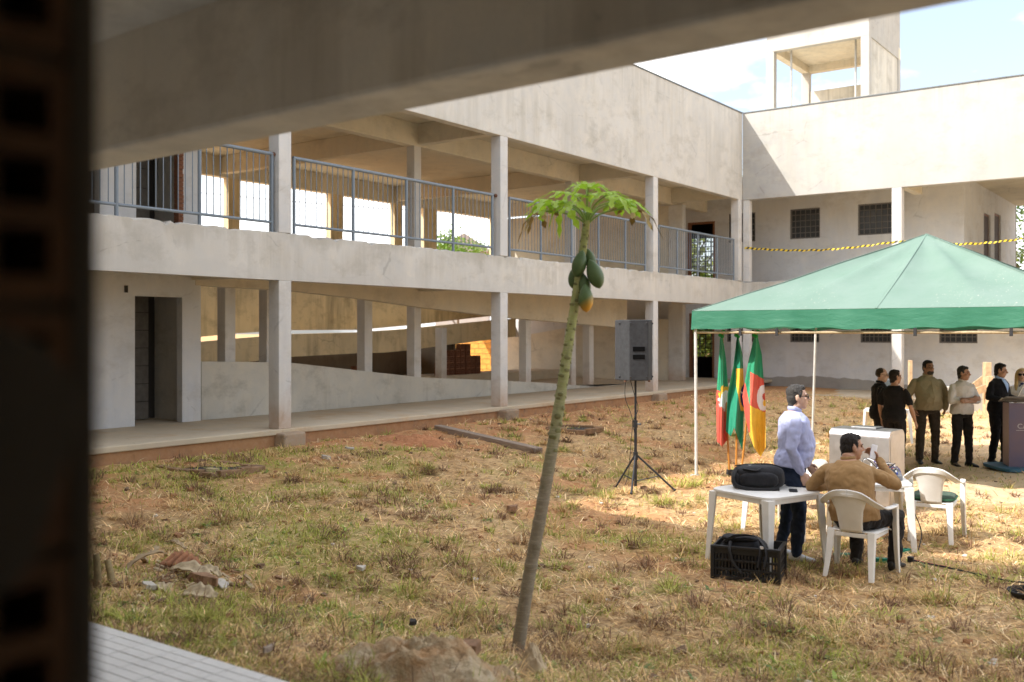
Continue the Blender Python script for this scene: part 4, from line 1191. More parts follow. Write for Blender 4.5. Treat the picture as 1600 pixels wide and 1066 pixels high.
# ------------------------------------------------------------------ flags
CG = fabric('flag_green', (.025, .25, .15), .12, .4, .6); CR = fabric('flag_red', (.60, .10, .07), .1, .4, .6); CY = fabric('flag_yellow', (.78, .47, .05), .1, .4, .6)
CB = fabric('flag_blue', (.015, .03, .17), .1, .4, .6); CW = fabric('flag_white', (.72, .70, .72), .05, .4, .6); CGL = fabric('flag_light_green', (.035, .28, .15), .1, .4, .6)
FM = [CG, CR, CY, CB, CW, CGL]
POLEW = plain('varnished_pole', (.48, .20, .035), .4, 0, .5)
RIB = plain('green_ribbon', (.02, .33, .06), .6)
def flag(ub, vb_, ut, d, left, right, bot, colour, label, seed):
    """pole from base pixel column ub to top ut, cloth hangs between pixel columns left..right (at the bottom)"""
    base = gu(ub, d); topp = at_d(ut, 516, d)
    e = empty('flag', base, 0, label, 'flag', 'flags on poles under the gazebo edge')
    tl_ = topp - base
    MB().tube([(0, 0, 0), tl_], .017, 8).build('flag_pole', POLEW, e, smooth=50)
    rb_ = MB()
    for k in range(5):
        a = k * 1.3
        rb_.ball(tl_ + Vector((.03 * math.cos(a), .03 * math.sin(a), -.02 - .02 * k)), (.035, .03, .03), 8, 6)
    rb_.build('ribbon', RIB, e, smooth=60)
    MB().tube([(0, 0, 0), (0, 0, .10)], [.06, .05], 10).build('pole_socket', M['iron'], e, smooth=40)
    nu, nv = 56, 110
    mb = MB(); r = random.Random(seed); ph = r.uniform(0, 6)
    rt = Vector((CS, SN, 0)); fw = Vector((-SN, CS, 0))
    vs = []; fm = []
    for j in range(nv + 1):
        t_ = j / nv
        for i in range(nu + 1):
            s = i / nu
            v = 528 + (bot(s) - 528) * t_
            w0 = ut + (left(t_) - ut) * min(1, t_ * 4); w1 = ut + (right(t_) - ut) * min(1, t_ * 4)
            w0 = left(t_); w1 = right(t_)
            u = w0 + (w1 - w0) * s
            fold = math.sin(s * 7.5 + ph + t_ * 1.2) * .075 * (.35 + t_) + math.sin(s * 17 + ph * 2 + 2.5 * t_) * .028 * (.3 + t_) + math.sin(t_ * 11 + s * 6 + ph) * .012
            vs.append(at_d(u, v, d - .06 + fold) - base)
    fs = []
    for j in range(nv):
        for i in range(nu):
            fs.append((j * (nu + 1) + i, (j + 1) * (nu + 1) + i, (j + 1) * (nu + 1) + i + 1, j * (nu + 1) + i + 1))
            s = (i + .5) / nu; t_ = (j + .5) / nv
            u = left(t_) + (right(t_) - left(t_)) * s; v = 528 + (bot(s) - 528) * t_
            fm.append(colour(u, v, s, t_))
    mb.add(vs, fs); mb.m = fm
    mb.build('flag_cloth', FM, e, smooth=75, fix=False, solid=.003)
def lin(xs, ys): return lambda t_: float(np.interp(t_, xs, ys))
def col1(u, v, s, t_):
    c = (1134, 622); dx, dy = u - c[0], v - c[1]
    rr = math.hypot(dx / 13.0, dy / 22.0); an = math.atan2(dy, dx)
    if rr < .55: return 4 if (dx * .5 + dy * .3) < 3 else 2
    if rr < .8 + .16 * (math.sin(an * 9) > 0): return 2 if an < -.9 or (an > .2 and an < 1.3) else 4
    return 5 if v < 609 + (u - 1120) * .35 else 1
flag(1140, 0, 1128, 15.75, lin([0, .4, .6, 1], [1125, 1121, 1119, 1120]), lin([0, .2, .5, .8, 1], [1129, 1134, 1138, 1138, 1137]), lin([0, .5, 1], [690, 698, 686]), col1, 'flag with a white gear emblem, green above and red below, leftmost', 1)
def col2(u, v, s, t_):
    if abs(u - 1163) / 13 < 1 and v > 576 and v < 645:
        if (u - 1164.5) ** 2 / 64 + (v - 619) ** 2 / 360 < 1: return 4 if abs((v - 614) - (u - 1160) * .5) < 1.3 else 3
        lo = 1150 if v < 600 else 1150 + (v - 600) * .17
        if u > lo and v < 643 - (1163 - u) * .2: return 2
    return 0
flag(1150, 0, 1153, 15.6, lin([0, .3, .6, 1], [1151, 1146, 1137, 1134]), lin([0, .15, .5, 1], [1154, 1160, 1163, 1160]), lin([0, .3, .5, 1], [674, 682, 668, 704]), col2, 'green flag with a yellow lozenge and blue disc, hanging in the middle', 2)
def col3(u, v, s, t_):
    if (u - 1192) ** 2 / 90 + (v - 622) ** 2 / 400 < 1:
        if (u - 1194) ** 2 + (v - 620) ** 2 / 3 < 9: return 1
        if (u - 1195) ** 2 + (v - 630) ** 2 / 3 < 9: return 2
        return 4
    if u < 1172:
        b1 = 650 - (1172 - u) * 5.2
        if v < 632 - (u - 1160) * 0 and v < b1 - 12: return 5
        if v < 676: return 1
        return 2 if u > 1168 else 1
    if v < 581 + (u - 1172) * .55: return 5
    if v < 634 + (u - 1172) * .45: return 1
    return 2
flag(1157, 0, 1181, 15.45, lin([0, .25, .6, .8, 1], [1178, 1169, 1160, 1164, 1171]), lin([0, .15, .6, 1], [1184, 1190, 1196, 1196]), lin([0, .3, .7, 1], [680, 700, 714, 700]), col3, 'green red and yellow flag with a white oval emblem, rightmost', 3)

# ------------------------------------------------------------------ loudspeaker and its stand
sb = gp(993, 765)
SPK_D = sb.x * -SN + sb.y * CS
BLK = plain('black_metal', (.022, .022, .025), .45, .3, .5)
st = empty('speaker_stand', sb, facing(0), 'black tripod stand carrying the loudspeaker in the grass', 'stand')
ptop = CAM_H - (594 - HZ) / FPX * SPK_D - sb.z
MB().tube([(0, 0, .05), (0, 0, ptop * .62)], .021, 12).build('lower_pole', BLK, st, smooth=50)
MB().tube([(0, 0, ptop * .55), (0, 0, ptop)], .016, 12).build('upper_pole', BLK, st, smooth=50)
hubz = CAM_H - (712 - HZ) / FPX * SPK_D - sb.z
MB().tube([(0, 0, hubz - .06), (0, 0, hubz + .05)], .034, 12).build('hub', BLK, st, smooth=40)
cz = ptop * .60
MB().tube([(0, 0, cz - .05), (0, 0, cz + .05)], .03, 12).build('collar', BLK, st, smooth=40)
MB().tube([(.02, -.02, cz), (.07, -.05, cz)], [.01, .018], 8).build('clamp_knob', BLK, st, smooth=40)
for (dx, dy) in ((-.27, .12), (-.11, -.42), (.53, -.12)):
    MB().tube([(dx * .05, dy * .05, hubz), (dx, dy, .01)], .014, 8).build('leg', BLK, st, smooth=50)
    MB().tube([(0, 0, .12), (dx * .6, dy * .6, hubz * .42)], .008, 6).build('brace', BLK, st, smooth=50)
    MB().ball((dx, dy, .015), .02, 8, 6).build('rubber_foot', BLK, st, smooth=60)
SPKM = plain('grey_carpeted_cabinet', (.036, .037, .040), .85, var=.3, scale=18, bump=.5, bscale=140)
sp = empty('loudspeaker', sb + Vector((0, 0, ptop)), facing(-6), 'dark grey wedge loudspeaker seen from behind on the tripod', 'loudspeaker')
hh = (594 - 500) / FPX * SPK_D
plan = [(-.135, -.20), (.135, -.20), (.235, -.02), (.255, .20), (-.255, .20), (-.235, -.02)]
MB().prism(plan, lambda p, q, a: (p, q, a), 0, hh).build('cabinet', SPKM, sp, bevel=.012)
for z in (hh * .52, hh * .39):
    f = MB(); f.box(-.085, .085, -.206, -.2005, z - .032, z + .032)
    rim = f.build('handle_shade_plate', plain('recess_shade_black', (.006, .006, .006), .9, spec=.05), sp, bevel=.004)  # raised near-black plate paints the shade inside a handle hollow
for x in (-.115, .115):
    for z in (.05, hh - .05):
        MB().ball((x, -.2, z), (.016, .008, .016), 8, 6).build('corner_bolt', BLK, sp, smooth=60)
        MB().ball((x * 2.05, -.03, z), (.012, .014, .016), 8, 6).build('corner_bolt', BLK, sp, smooth=60)
for x in (-.17, .17):
    MB().tube([(x, -.1, -.022), (x, -.1, 0)], .018, 8).build('foot', M['rust'], sp)
cab = MB().tube(cat_pts([sb + Vector((-.10, -.1, ptop + .02)), sb + Vector((-.12, -.08, ptop - .25)), sb + Vector((-.03, -.04, ptop - .55)), sb + Vector((-.06, -.03, ptop - .9)), sb + Vector((-.09, -.05, .2)), sb + Vector((-.15, -.1, .01))], 8), .005, 6)
tag(cab.build('speaker_cable', STRAP, smooth=60), 'thin black cable hanging from the loudspeaker down its stand', 'cable')
cab = MB().tube(cat_pts([sb + Vector((-.02, -.12, ptop + .02)), sb + Vector((.03, -.09, ptop - .2)), sb + Vector((.05, -.02, ptop - .4)), sb + Vector((-.025, -.03, ptop - .6)), sb + Vector((.02, -.03, ptop - .8))], 8), .005, 6)
tag(cab.build('speaker_cable', STRAP, smooth=60), 'short black cable looped round the upper speaker pole', 'cable')

# ------------------------------------------------------------------ white plastic furniture
PLAS = NT('white_moulded_plastic')
pn = PLAS.noise(PLAS.pos(world=False), 6, 5, .6)
PLAS = PLAS.done(PLAS.mix(PLAS.rng(pn, .3, .75), (.80, .79, .76), (.70, .68, .63)), .38, 0, .45)
def rsq(w, e=5, n=40, k=1.0):
    out = []
    for i in range(n):
        a = 2 * math.pi * (i + .5) / n; c_, s_ = math.cos(a), math.sin(a)
        out.append((math.copysign(abs(c_) ** (2 / e), c_) * w, math.copysign(abs(s_) ** (2 / e), s_) * w * k))
    return out
def table(loc, rz, w, label, group='white plastic tables', k=1.0, h=.72):
    e = empty('plastic_table', loc, rz, label, 'table', group)
    rings = []
    for f, z in ((.96, h), (1.0, h - .008), (1.0, h - .03), (.985, h - .034), (.975, h - .075), (.955, h - .075), (.955, h - .03)):
        rings.append([Vector((x * f, y * f, z)) for x, y in rsq(w / 2, 7, 48, k)])
    MB().loft(rings).build('table_top', PLAS, e, smooth=35)
    for sx in (-1, 1):
        for sy in (-1, 1):
            x, y = sx * (w / 2 - .055), sy * (w / 2 * k - .055)
            rg = []
            for z, hw, fl in ((h - .032, .048, 0), (h * .5, .038, .022), (0, .027, .05)):
                cx_, cy_ = x + sx * fl, y + sy * fl
                sec = [(-1, -1), (1, -1), (1, 1), (.2, 1), (-.45, .5), (-1, .2)]
                sec = [(1, 1), (-1, 1), (-1, .45), (.35, .35), (.45, -1), (1, -1)]
                rg.append([Vector((cx_ + sx * hw * a, cy_ + sy * hw * b, z)) for a, b in sec])
            MB().loft(rg).build('leg', PLAS, e, bevel=.006)
    return e
def chair(loc, rz, label):
    e = empty('plastic_chair', loc, rz, label, 'chair', 'white plastic armchairs')
    def seat(s, t_):
        x = (s - .5) * .46 * (1 - .06 * (1 - t_)); y = -.22 + .46 * t_
        ed = max(abs(s - .5) * 2, 0); z = .43 - .018 * (1 - ed ** 2) * (1 - (2 * t_ - 1) ** 4)
        z -= .035 * max(0, ed - .9) * 10 * .4 + .05 * max(0, t_ - .9) * 4
        return (x, y, z)
    MB().grid(seat, 14, 14).build('seat', PLAS, e, smooth=60, solid=.012)
    def splat(s, t_):
        hw = float(np.interp(t_, [0, .25, .6, .85, 1], [.105, .11, .125, .155, .20]))
        x = (s * 2 - 1) * hw; z = .425 + .375 * t_ - .03 * abs(s * 2 - 1) ** 2.5 * t_
        y = -.215 - .115 * t_ - .03 * (1 - (2 * s - 1) ** 2) * (.3 + .7 * t_) + .02 * abs(2 * s - 1) ** 2 * t_
        return (x, y, z)
    MB().grid(splat, 12, 14).build('backrest', PLAS, e, smooth=60, solid=.012)
    for sx in (-1, 1):
        def arm(s, t_):
            P = cat_pts([(0, -.355, .80), (.13, -.345, .785), (.235, -.28, .715), (.275, -.15, .665), (.285, .02, .655), (.28, .17, .645)], 8)
            f = t_ * (len(P) - 1); i = min(int(f), len(P) - 2); c0 = P[i].lerp(P[i + 1], f - i)
            tg_ = (P[i + 1] - P[i]).normalized()
            # the ribbon stands upright at the back and lies flat along the arm
            fl = min(1, t_ * 1.5)
            inn = tg_.cross(Vector((0, 0, 1))).normalized()
            wv = (Vector((0, 0, 1)) * (1 - fl) + inn * fl).normalized()
            hw = .036 - .006 * fl
            q = c0 + wv * (s - .5) * 2 * hw + Vector((0, 0, -.012 * abs(2 * s - 1) ** 3 * fl))
            return (sx * q.x, q.y, q.z)
        MB().grid(arm, 6, 30).build('armrest', PLAS, e, smooth=60, solid=.013)
        rg = []
        for x, y, z, a, b in ((.278, .185, .655, .028, .03), (.275, .20, .46, .030, .034), (.28, .215, .22, .026, .028), (.29, .235, 0, .021, .021)):
            rg.append([Vector((sx * (x + p_ * a), y + q_ * b, z)) for p_, q_ in ((1, 1), (-1, 1), (-1, .4), (.3, .3), (.4, -1), (1, -1))])
        MB().loft(rg).build('leg', PLAS, e, bevel=.005)
        rg = []
        for x, y, z, a, b in ((.185, -.20, .44, .034, .034), (.195, -.25, .22, .028, .028), (.212, -.31, 0, .022, .022)):
            rg.append([Vector((sx * (x + p_ * a), y + q_ * b, z)) for p_, q_ in ((1, -1), (-1, -1), (-1, -.4), (.3, -.3), (.4, 1), (1, 1))])
        MB().loft(rg).build('leg', PLAS, e, bevel=.005)
        MB().box(sx * .205 - .012, sx * .205 + .012, -.19, .19, .375, .418).build('seat_rail', PLAS, e, bevel=.005)
    MB().box(-.19, .19, -.222, -.208, .375, .415).build('seat_rail', PLAS, e, bevel=.004)
    return e
tA = at_d(1128, 0, 9.9); tC = at_d(1266, 0, 9.85)
t1c = (tA + tC) / 2; t1c.z = gz(t1c.x, t1c.y)
T1 = Vector((t1c.x, t1c.y, t1c.z)); T1R = R(-21)
table(T1, T1R, .80, 'square white plastic table with the black backpack on it')
t2c = gu(1236, 11.55); T2 = t2c
table(T2, R(-12), .78, 'white plastic table behind the man in the lilac shirt')
t3c = gu(1358, 10.9); T3 = t3c
table(T3, facing(12), .80, 'white plastic table holding the tangle of audio cables')
c1 = gu(1342, 9.45); CH1 = c1
chair(c1, facing(37), 'white plastic armchair with the man in brown sitting on it')
c2 = gu(1459, 11.15)
chair(c2, facing(30), 'empty white plastic armchair with green cushion')
cu = empty('seat_cushion', c2 + Vector((0, 0, .43)), facing(30), 'green seat cushion on the empty plastic armchair', 'cushion')
mb = MB()
rg = []
for z, f in ((.0, .86), (.012, .97), (.035, 1.02), (.06, .97), (.075, .82)):
    rg.append([Vector((x * f, y * f + .02, z)) for x, y in rsq(.225, 5, 36)])
mb.loft(rg).build('cushion_pad', fabric('dark_green_cloth', (.055, .085, .06), .35, .5, fold=22), cu, smooth=70)
MB().tube([Vector((x * 1.03, y * 1.03 + .02, .036)) for x, y in rsq(.225, 5, 36)] + [Vector((rsq(.225, 5, 36)[0][0] * 1.03, rsq(.225, 5, 36)[0][1] * 1.03 + .02, .036))], .008, 6).build('piping', fabric('green_piping', (.04, .13, .07)), cu, smooth=60)

# ------------------------------------------------------------------ bags, crate
def superell(c, r, e=3.0, seg=28, rings=16, Mx=None):
    mb = MB(); pw = lambda v, k: math.copysign(abs(v) ** (2 / k), v)
    rows = []
    for i in range(rings + 1):
        t_ = -math.pi / 2 + math.pi * i / rings; ct, s_ = max(1e-3, abs(math.cos(t_))), math.sin(t_)
        rows.append([Vector((c[0] + r[0] * pw(ct, e) * pw(math.cos(2 * math.pi * j / seg), e), c[1] + r[1] * pw(ct, e) * pw(math.sin(2 * math.pi * j / seg), e), c[2] + r[2] * pw(s_, e))) for j in range(seg)])
    if Mx is not None: rows = [[Mx @ q for q in ro] for ro in rows]
    return mb.loft(rows)
NYL = fabric('black_nylon', (.018, .018, .021), .2, .7, .55, 14)
NYL2 = fabric('black_webbing', (.028, .028, .03), .2, .4, .6, 30)
ZIPM = plain('pale_zip_tab', (.7, .7, .7), .4)
bk = empty('backpack', T1 + Matrix.Rotation(T1R, 3, 'Z') @ Vector((-.10, -.0, .72)), facing(8), 'black backpack lying on the white plastic table', 'backpack')
lumpy(superell((0, .0, .115), (.25, .17, .118), 3.2).build('main_compartment', NYL, bk, smooth=80), .02, .1)
lumpy(superell((-.01, -.13, .10), (.19, .07, .075), 3).build('front_pocket', NYL, bk, smooth=80), .015, .08)
lumpy(superell((-.215, -.02, .09), (.05, .13, .085), 3).build('end_flap', NYL, bk, smooth=80), .02, .08)
MB().tube(cat_pts([(-.16, -.09, .20), (-.14, -.15, .205), (-.04, -.165, .195), (.02, -.11, .215)], 6), .013, 8, ell=(1, .5)).build('carry_handle', NYL2, bk, smooth=60)
MB().tube(cat_pts([(-.22, -.10, .20), (-.26, -.16, .12), (-.22, -.19, .04), (-.05, -.21, .012), (.18, -.2, .02)], 6), .018, 8, ell=(1, .35)).build('shoulder_strap', NYL2, bk, smooth=60)
MB().tube(cat_pts([(-.23, .02, .215), (-.05, .0, .237), (.12, 0, .237), (.235, .02, .20)], 6), .006, 6).build('zip', NYL2, bk, smooth=60)
for q in ((-.09, -.06, .225), (.06, -.14, .165), (.02, .0, .237), (-.24, -.1, .13)):
    MB().box(-.012, .012, -.005, .005, -.008, .008).build('zip_tab', ZIPM, bk, loc=q)
ph = MB().box(-.04, .04, -.075, .075, 0, .01).build('phone', BLK, loc=T1 + Matrix.Rotation(T1R, 3, 'Z') @ Vector((.24, .12, .722)), bevel=.004)
ph.rotation_euler = (0, 0, .4); tag(ph, 'dark phone lying on the white plastic table beside the backpack', 'phone')
# crate
kl = at_d(1113, 0, 9.2); kn = at_d(1211, 0, 8.98)
dirx = Vector((kn.x - kl.x, kn.y - kl.y, 0)); ang = math.atan2(dirx.y, dirx.x)
CW_, CD_, CHh = .60, .40, .31
ko = Vector((kl.x, kl.y, gz(kl.x, kl.y)))
cr = empty('plastic_crate', ko, ang, 'black slatted plastic crate on the grass in front of the table', 'crate')
CRM = plain('black_crate_plastic', (.016, .016, .017), .5, 0, .4)
for z0, z1 in ((0, .035), (.085, .105), (.165, .185), (.235, .31)):
    for sdx in (0, 1):
        y0 = 0 if sdx == 0 else CD_ - .018
        MB().box(.001, CW_ - .001, y0, y0 + .018, z0, z1).build('rail', CRM, cr, bevel=.003)
        x0 = 0 if sdx == 0 else CW_ - .018
        MB().box(x0, x0 + .018, .019, CD_ - .019, z0, z1).build('rail', CRM, cr, bevel=.003)
    if z0 == .235:
        MB().box(-.014, CW_ + .014, -.014, -.0005, z1 - .025, z1).build('rim', CRM, cr, bevel=.004)
        MB().box(CW_ + .0005, CW_ + .014, -.0, CD_, z1 - .025, z1).build('rim', CRM, cr, bevel=.004)
sl1 = MB().box(-.007, .007, .004, .014, .03, .24).mesh('slat', CRM)
sl2 = MB().box(.004, .014, -.007, .007, .03, .24).mesh('slat', CRM)
for i in range(1, 20):
    for yy in (0, CD_ - .018): inst('slat', sl1, cr, (i * CW_ / 20, yy, 0))
for i in range(1, 13):
    for xx in (0, CW_ - .018): inst('slat', sl2, cr, (xx, i * CD_ / 13, 0))
MB().box(.02, CW_ - .02, .02, CD_ - .02, .004, .014).build('floor', CRM, cr)
for x in (.0, CW_):
    for y in (0, CD_):
        MB().box(x - .016, x + .016, y - .016, y + .016, .001, .309).build('corner_post', CRM, cr, bevel=.004)
bg = empty('shoulder_bag', ko + Matrix.Rotation(ang, 3, 'Z') @ Vector((.29, .2, .02)), ang, 'black padded bag with wide strap stuffed in the crate', 'bag')
lumpy(superell((-.03, 0, .19), (.22, .15, .165), 3).build('bag_body', NYL, bg, smooth=80), .03, .12)
lumpy(superell((-.06, -.04, .34), (.17, .10, .03), 2.6).build('bag_flap', NYL, bg, smooth=80), .02, .1)
for off in (0, .05):
    MB().tube(cat_pts([(-.20, -.10, .30), (-.10, -.16, .365 + off * .3), (.03, -.12, .385), (.12, -.16, .37), (.15 + off, -.216, .27), (.13 + off, -.228, .12)], 7), .026, 8, ell=(1, .22)).build('bag_strap', NYL2, bg, smooth=60)
MB().tube(cat_pts([(-.13, -.17, .33), (-.13, -.224, .26), (-.10, -.226, .15), (-.02, -.226, .05)], 7), .014, 8, ell=(1, .3)).build('bag_strap', NYL2, bg, smooth=60)
MB().box(-.016, .016, -.006, .006, -.012, .012).build('strap_buckle', ZIPM, bg, loc=(.16, -.215, .30))

# ------------------------------------------------------------------ brushed metal box and things on tables
ALU = NT('brushed_aluminium'); an_ = ALU.noise(ALU.pos((40, 1.2, 1.2), world=False), 5, 4, .6); ab = ALU.noise(ALU.pos(world=False), 5, 5, .65)
ALUM = ALU.done(ALU.mix(ALU.rng(ab, .35, .7), (.54, .52, .52), (.43, .41, .40)), ALU.rng(an_, .3, .7, .30, .48), .95, .5)
mb_ = gu(1354, 13.1)
mt = empty('metal_counter', mb_, facing(42), 'tall brushed metal counter with rounded top edge behind the seated man', 'counter')
prof = []
W2, DD, HH, RR = .40, .26, 1.08, .10
prof = [(-DD, .12), (-DD, HH - RR)] + [(-DD + RR - RR * math.cos(a), HH - RR + RR * math.sin(a)) for a in [math.pi / 2 * i / 8 for i in range(1, 9)]]
prof += [(DD - RR + RR * math.sin(a), HH - RR + RR * math.cos(a)) for a in [math.pi / 2 * i / 8 for i in range(0, 9)]] + [(DD, .12)]
MB().prism(prof, lambda p_, q_, a: (a, p_, q_), -W2, W2).build('counter_body', ALUM, mt, smooth=30, bevel=.006)
inset = [(p_ * .86, .14 + (q_ - .12) * .93) for p_, q_ in prof]
for sx in (-1, 1):
    MB().prism(inset, lambda p_, q_, a: (a, p_, q_), sx * (W2 + .0005), sx * (W2 + .004)).build('end_panel', ALUM, mt, smooth=30)
    for y in (-.18, .18):
        MB().tube([(sx * .34, y, 0), (sx * .34, y, .119)], .03, 10).build('caster', BLK, mt, smooth=50)
lp = empty('laptop', mb_ + Vector((0, 0, HH)) + Matrix.Rotation(THETA, 3, 'Z') @ Vector((.02, .04, 0)), facing(42), 'closed grey laptop lying on the metal counter', 'laptop')
MB().box(-.17, .17, -.12, .12, .002, .014).build('laptop_base', plain('laptop_grey', (.12, .12, .125), .4, .5), lp, bevel=.004)
MB().box(-.17, .17, -.12, .12, .0145, .021).build('laptop_lid', plain('laptop_lid_grey', (.16, .165, .17), .35, .5), lp, bevel=.003)
rr_ = Matrix.Rotation(facing(12), 3, 'Z')
mx_ = empty('audio_mixer', T3 + rr_ @ Vector((.16, .02, .722)), facing(12), 'small audio mixer with plugs on the cable covered table', 'mixer')
MB().prism([(-.12, 0), (.12, 0), (.12, .10), (-.12, .05)], lambda p_, q_, a: (a, p_, q_), -.17, .17).build('mixer_body', plain('mixer_grey', (.10, .10, .11), .5), mx_, bevel=.006)
for i in range(6):
    for j in range(3):
        MB().tube([(-.13 + i * .05, -.07 + j * .06, .06 + j * .012), (-.13 + i * .05, -.07 + j * .06, .082 + j * .012)], .009, 8).build('knob', [ZIPM, STRAP, plain('blue_knob', (.05, .08, .35), .4)][(i + j) % 3], mx_)
for i in range(5):
    MB().tube([(-.12 + i * .06, .10, .09), (-.12 + i * .06, .11, .15)], .008, 8).build('jack_plug', [ZIPM, STRAP][i % 2], mx_)
cols = [STRAP, STRAP, plain('white_cable', (.7, .7, .7), .5), STRAP, plain('violet_cable', (.10, .07, .22), .5), STRAP, plain('red_cable', (.4, .04, .03), .5)]
for k in range(14):
    r = random.Random(k)
    p0 = T3 + rr_ @ Vector((r.uniform(.04, .33), r.uniform(.0, .14), .82))
    p3 = T3 + rr_ @ Vector((r.uniform(-.05, .38), r.uniform(-.2, .28), .735))
    md = (p0 + p3) / 2 + Vector((r.uniform(-.08, .08), r.uniform(-.08, .08), r.uniform(.05, .15)))
    m2 = (md + p3) / 2 + Vector((r.uniform(-.1, .1), r.uniform(-.1, .1), r.uniform(-.02, .05)))
    o = MB().tube(cat_pts([p0, md, m2, p3], 8), .0045, 6).build('audio_cable', cols[k % 7], smooth=60)
    tag(o, 'thin audio cable in the tangle over the mixer', 'cable', 'audio cables tangled over the mixer')
o = superell((0, 0, .05), (.05, .045, .05), 3).build('headphones_case', plain('tan_case', (.42, .33, .22), .7), loc=T3 + rr_ @ Vector((.27, .2, .72)), smooth=70)
tag(o, 'small tan pouch among the cables on the table', 'pouch')
for k, (p0, p1, p2, p3, lb) in enumerate(((( .39, -.1, .70), (.42, -.16, .45), (.50, -.2, .2), (.44, -.35, .02), 'black cable dropping from the cable table to the grass'), ((.02, -.3, .70), (.0, -.35, .5), (-.1, -.38, .45), (-.16, -.4, .6), 'brown cable sagging under the cable covered table'))):
    o = MB().tube(cat_pts([T3 + rr_ @ Vector(q) for q in (p0, p1, p2, p3)], 8), .006, 6).build('hanging_cable', STRAP if k == 0 else M['frame_wood'], smooth=60)
    tag(o, lb, 'cable')
# power strips and cables on the ground
GRNP = plain('green_plastic', (.01, .25, .16), .45)
for k, (u, v, rz, lb) in enumerate(((1407, 864, .2, 'green power strip on the grass below the hanging cable'), (1386, 879, -.2, 'green power strip beside the seated man\'s shoes'), (1318, 871, .1, 'green power strip end left of the seated man\'s legs'))):
    e = empty('power_strip', gp(u, v, .0), THETA + rz, lb, 'power strip')
    MB().box(-.11, .11, -.03, .03, .0, .045).build('strip_body', GRNP, e, bevel=.008)
    for i in range(3): MB().tube([(-.06 + i * .06, 0, .0455), (-.06 + i * .06, 0, .049)], .016, 10).build('socket', BLK, e)
pts = [gp(1424, 880, .03), gp(1445, 883, .02), gp(1480, 890, .02), gp(1530, 901, .02), gp(1575, 911, .02), gp(1605, 914, .02), gp(1660, 922, .02)]
e = empty('ground_cable', pts[0], 0, 'dark twisted cable with a plug snaking over the bare soil', 'cable')
MB().tube([q - pts[0] for q in cat_pts(pts, 6)], .009, 6).build('cord', STRAP, e, smooth=60)
MB().tube([q - pts[0] + Vector((0, .012, .004)) for q in cat_pts(pts[:3], 6)], .006, 6).build('coloured_wire', plain('red_wire', (.45, .06, .04), .5), e, smooth=60)
MB().box(-.035, .02, -.025, .025, -.02, .035).build('plug', BLK, e, bevel=.006)
ce = gp(1604, 935, .02)
e = empty('cable_coil', ce, 0, 'black coiled cable on the grass at the right edge', 'cable coil')
for k in range(5):
    MB().tube([(math.cos(a) * (.10 + .012 * k), math.sin(a) * (.13 + .01 * k), .012 * k) for a in [2 * math.pi * i / 30 for i in range(31)]], .008, 6).build('coil_loop', STRAP, e, smooth=60)
# things on table 2
rt2 = Matrix.Rotation(R(-12), 3, 'Z')
o = superell((0, 0, .03), (.10, .06, .03), 3).build('cloth_bundle', fabric('blue_cloth', (.03, .22, .55)), loc=at_d(1200, 722, 11.5) * 1.0, smooth=70); o.location.z = T2.z + .72
tag(o, 'small bright blue bundle on the table behind the backpack', 'bundle')
e = empty('sun_hat', Vector((*at_d(1281, 0, 11.6).xy, T2.z + .72)), 0, 'pale cream hat on the table behind the lilac shirt', 'hat')
hat = fabric('cream_felt', (.62, .56, .46))
MB().tube([(0, 0, .004), (0, 0, .012)], [.15, .145], 24).build('brim', hat, e, smooth=60)
superell((0, 0, .06), (.085, .10, .06), 2.4).build('crown', hat, e, smooth=80)
o = superell((0, 0, .02), (.045, .035, .02), 3).build('cloth_bundle', fabric('yellow_cloth', (.75, .5, .03)), loc=Vector((*at_d(1273, 0, 11.25).xy, T2.z + .72)), smooth=70)
tag(o, 'small yellow bundle beside the cream hat', 'bundle')

# ------------------------------------------------------------------ lectern, mic stand, platform
LD = 16.7
lc_ = gu(1608, LD)
pf = MB().prism([(x, y) for x, y in rsq(.62, 6, 28, .8)], lambda p_, q_, a: (p_, q_, a), 0, .05).build('lectern_platform', plain('blue_board', (.04, .13, .20), .6), loc=lc_ + Vector((0, 0, .0)), bevel=.006)
pf.rotation_euler = (0, 0, facing(0)); tag(pf, 'low blue board under the purple lectern', 'platform')
LF = facing(15)
le = empty('lectern', lc_ + Vector((0, 0, .05)), LF, 'purple lectern with white lettering and sloped grey top', 'lectern')
PUR = NT('purple_print'); pp = PUR.noise(PUR.pos(world=False), 2.2, 3, .5)
PURM = PUR.done(PUR.mix(PUR.rng(pp, .35, .65), (.175, .125, .165), (.13, .115, .19)), .4, 0, .4)
SIDE = plain('mauve_panel', (.29, .19, .20), .45)
w2, d2, hL = .36, .24, 1.06
MB().box(-w2, w2, -d2, -d2 + .02, 0, hL).build('front_panel', PURM, le, bevel=.003)
for sx in (-1, 1):
    MB().prism([(-d2 + .021, 0), (d2, 0), (d2, hL - .02), (-d2 + .021, hL + .0)], lambda p_, q_, a: (a, p_, q_), sx * (w2 - .02), sx * w2).build('side_panel', SIDE, le)
MB().prism([(-d2 - .04, hL + .09), (d2 + .10, hL - .02), (d2 + .10, hL + .005), (-d2 - .04, hL + .115)], lambda p_, q_, a: (a, p_, q_), -w2 - .05, w2 + .05).build('sloped_top', plain('grey_laminate', (.17, .16, .16), .4), le, bevel=.004)
LET = plain('silver_lettering', (.55, .53, .56), .4, .2)
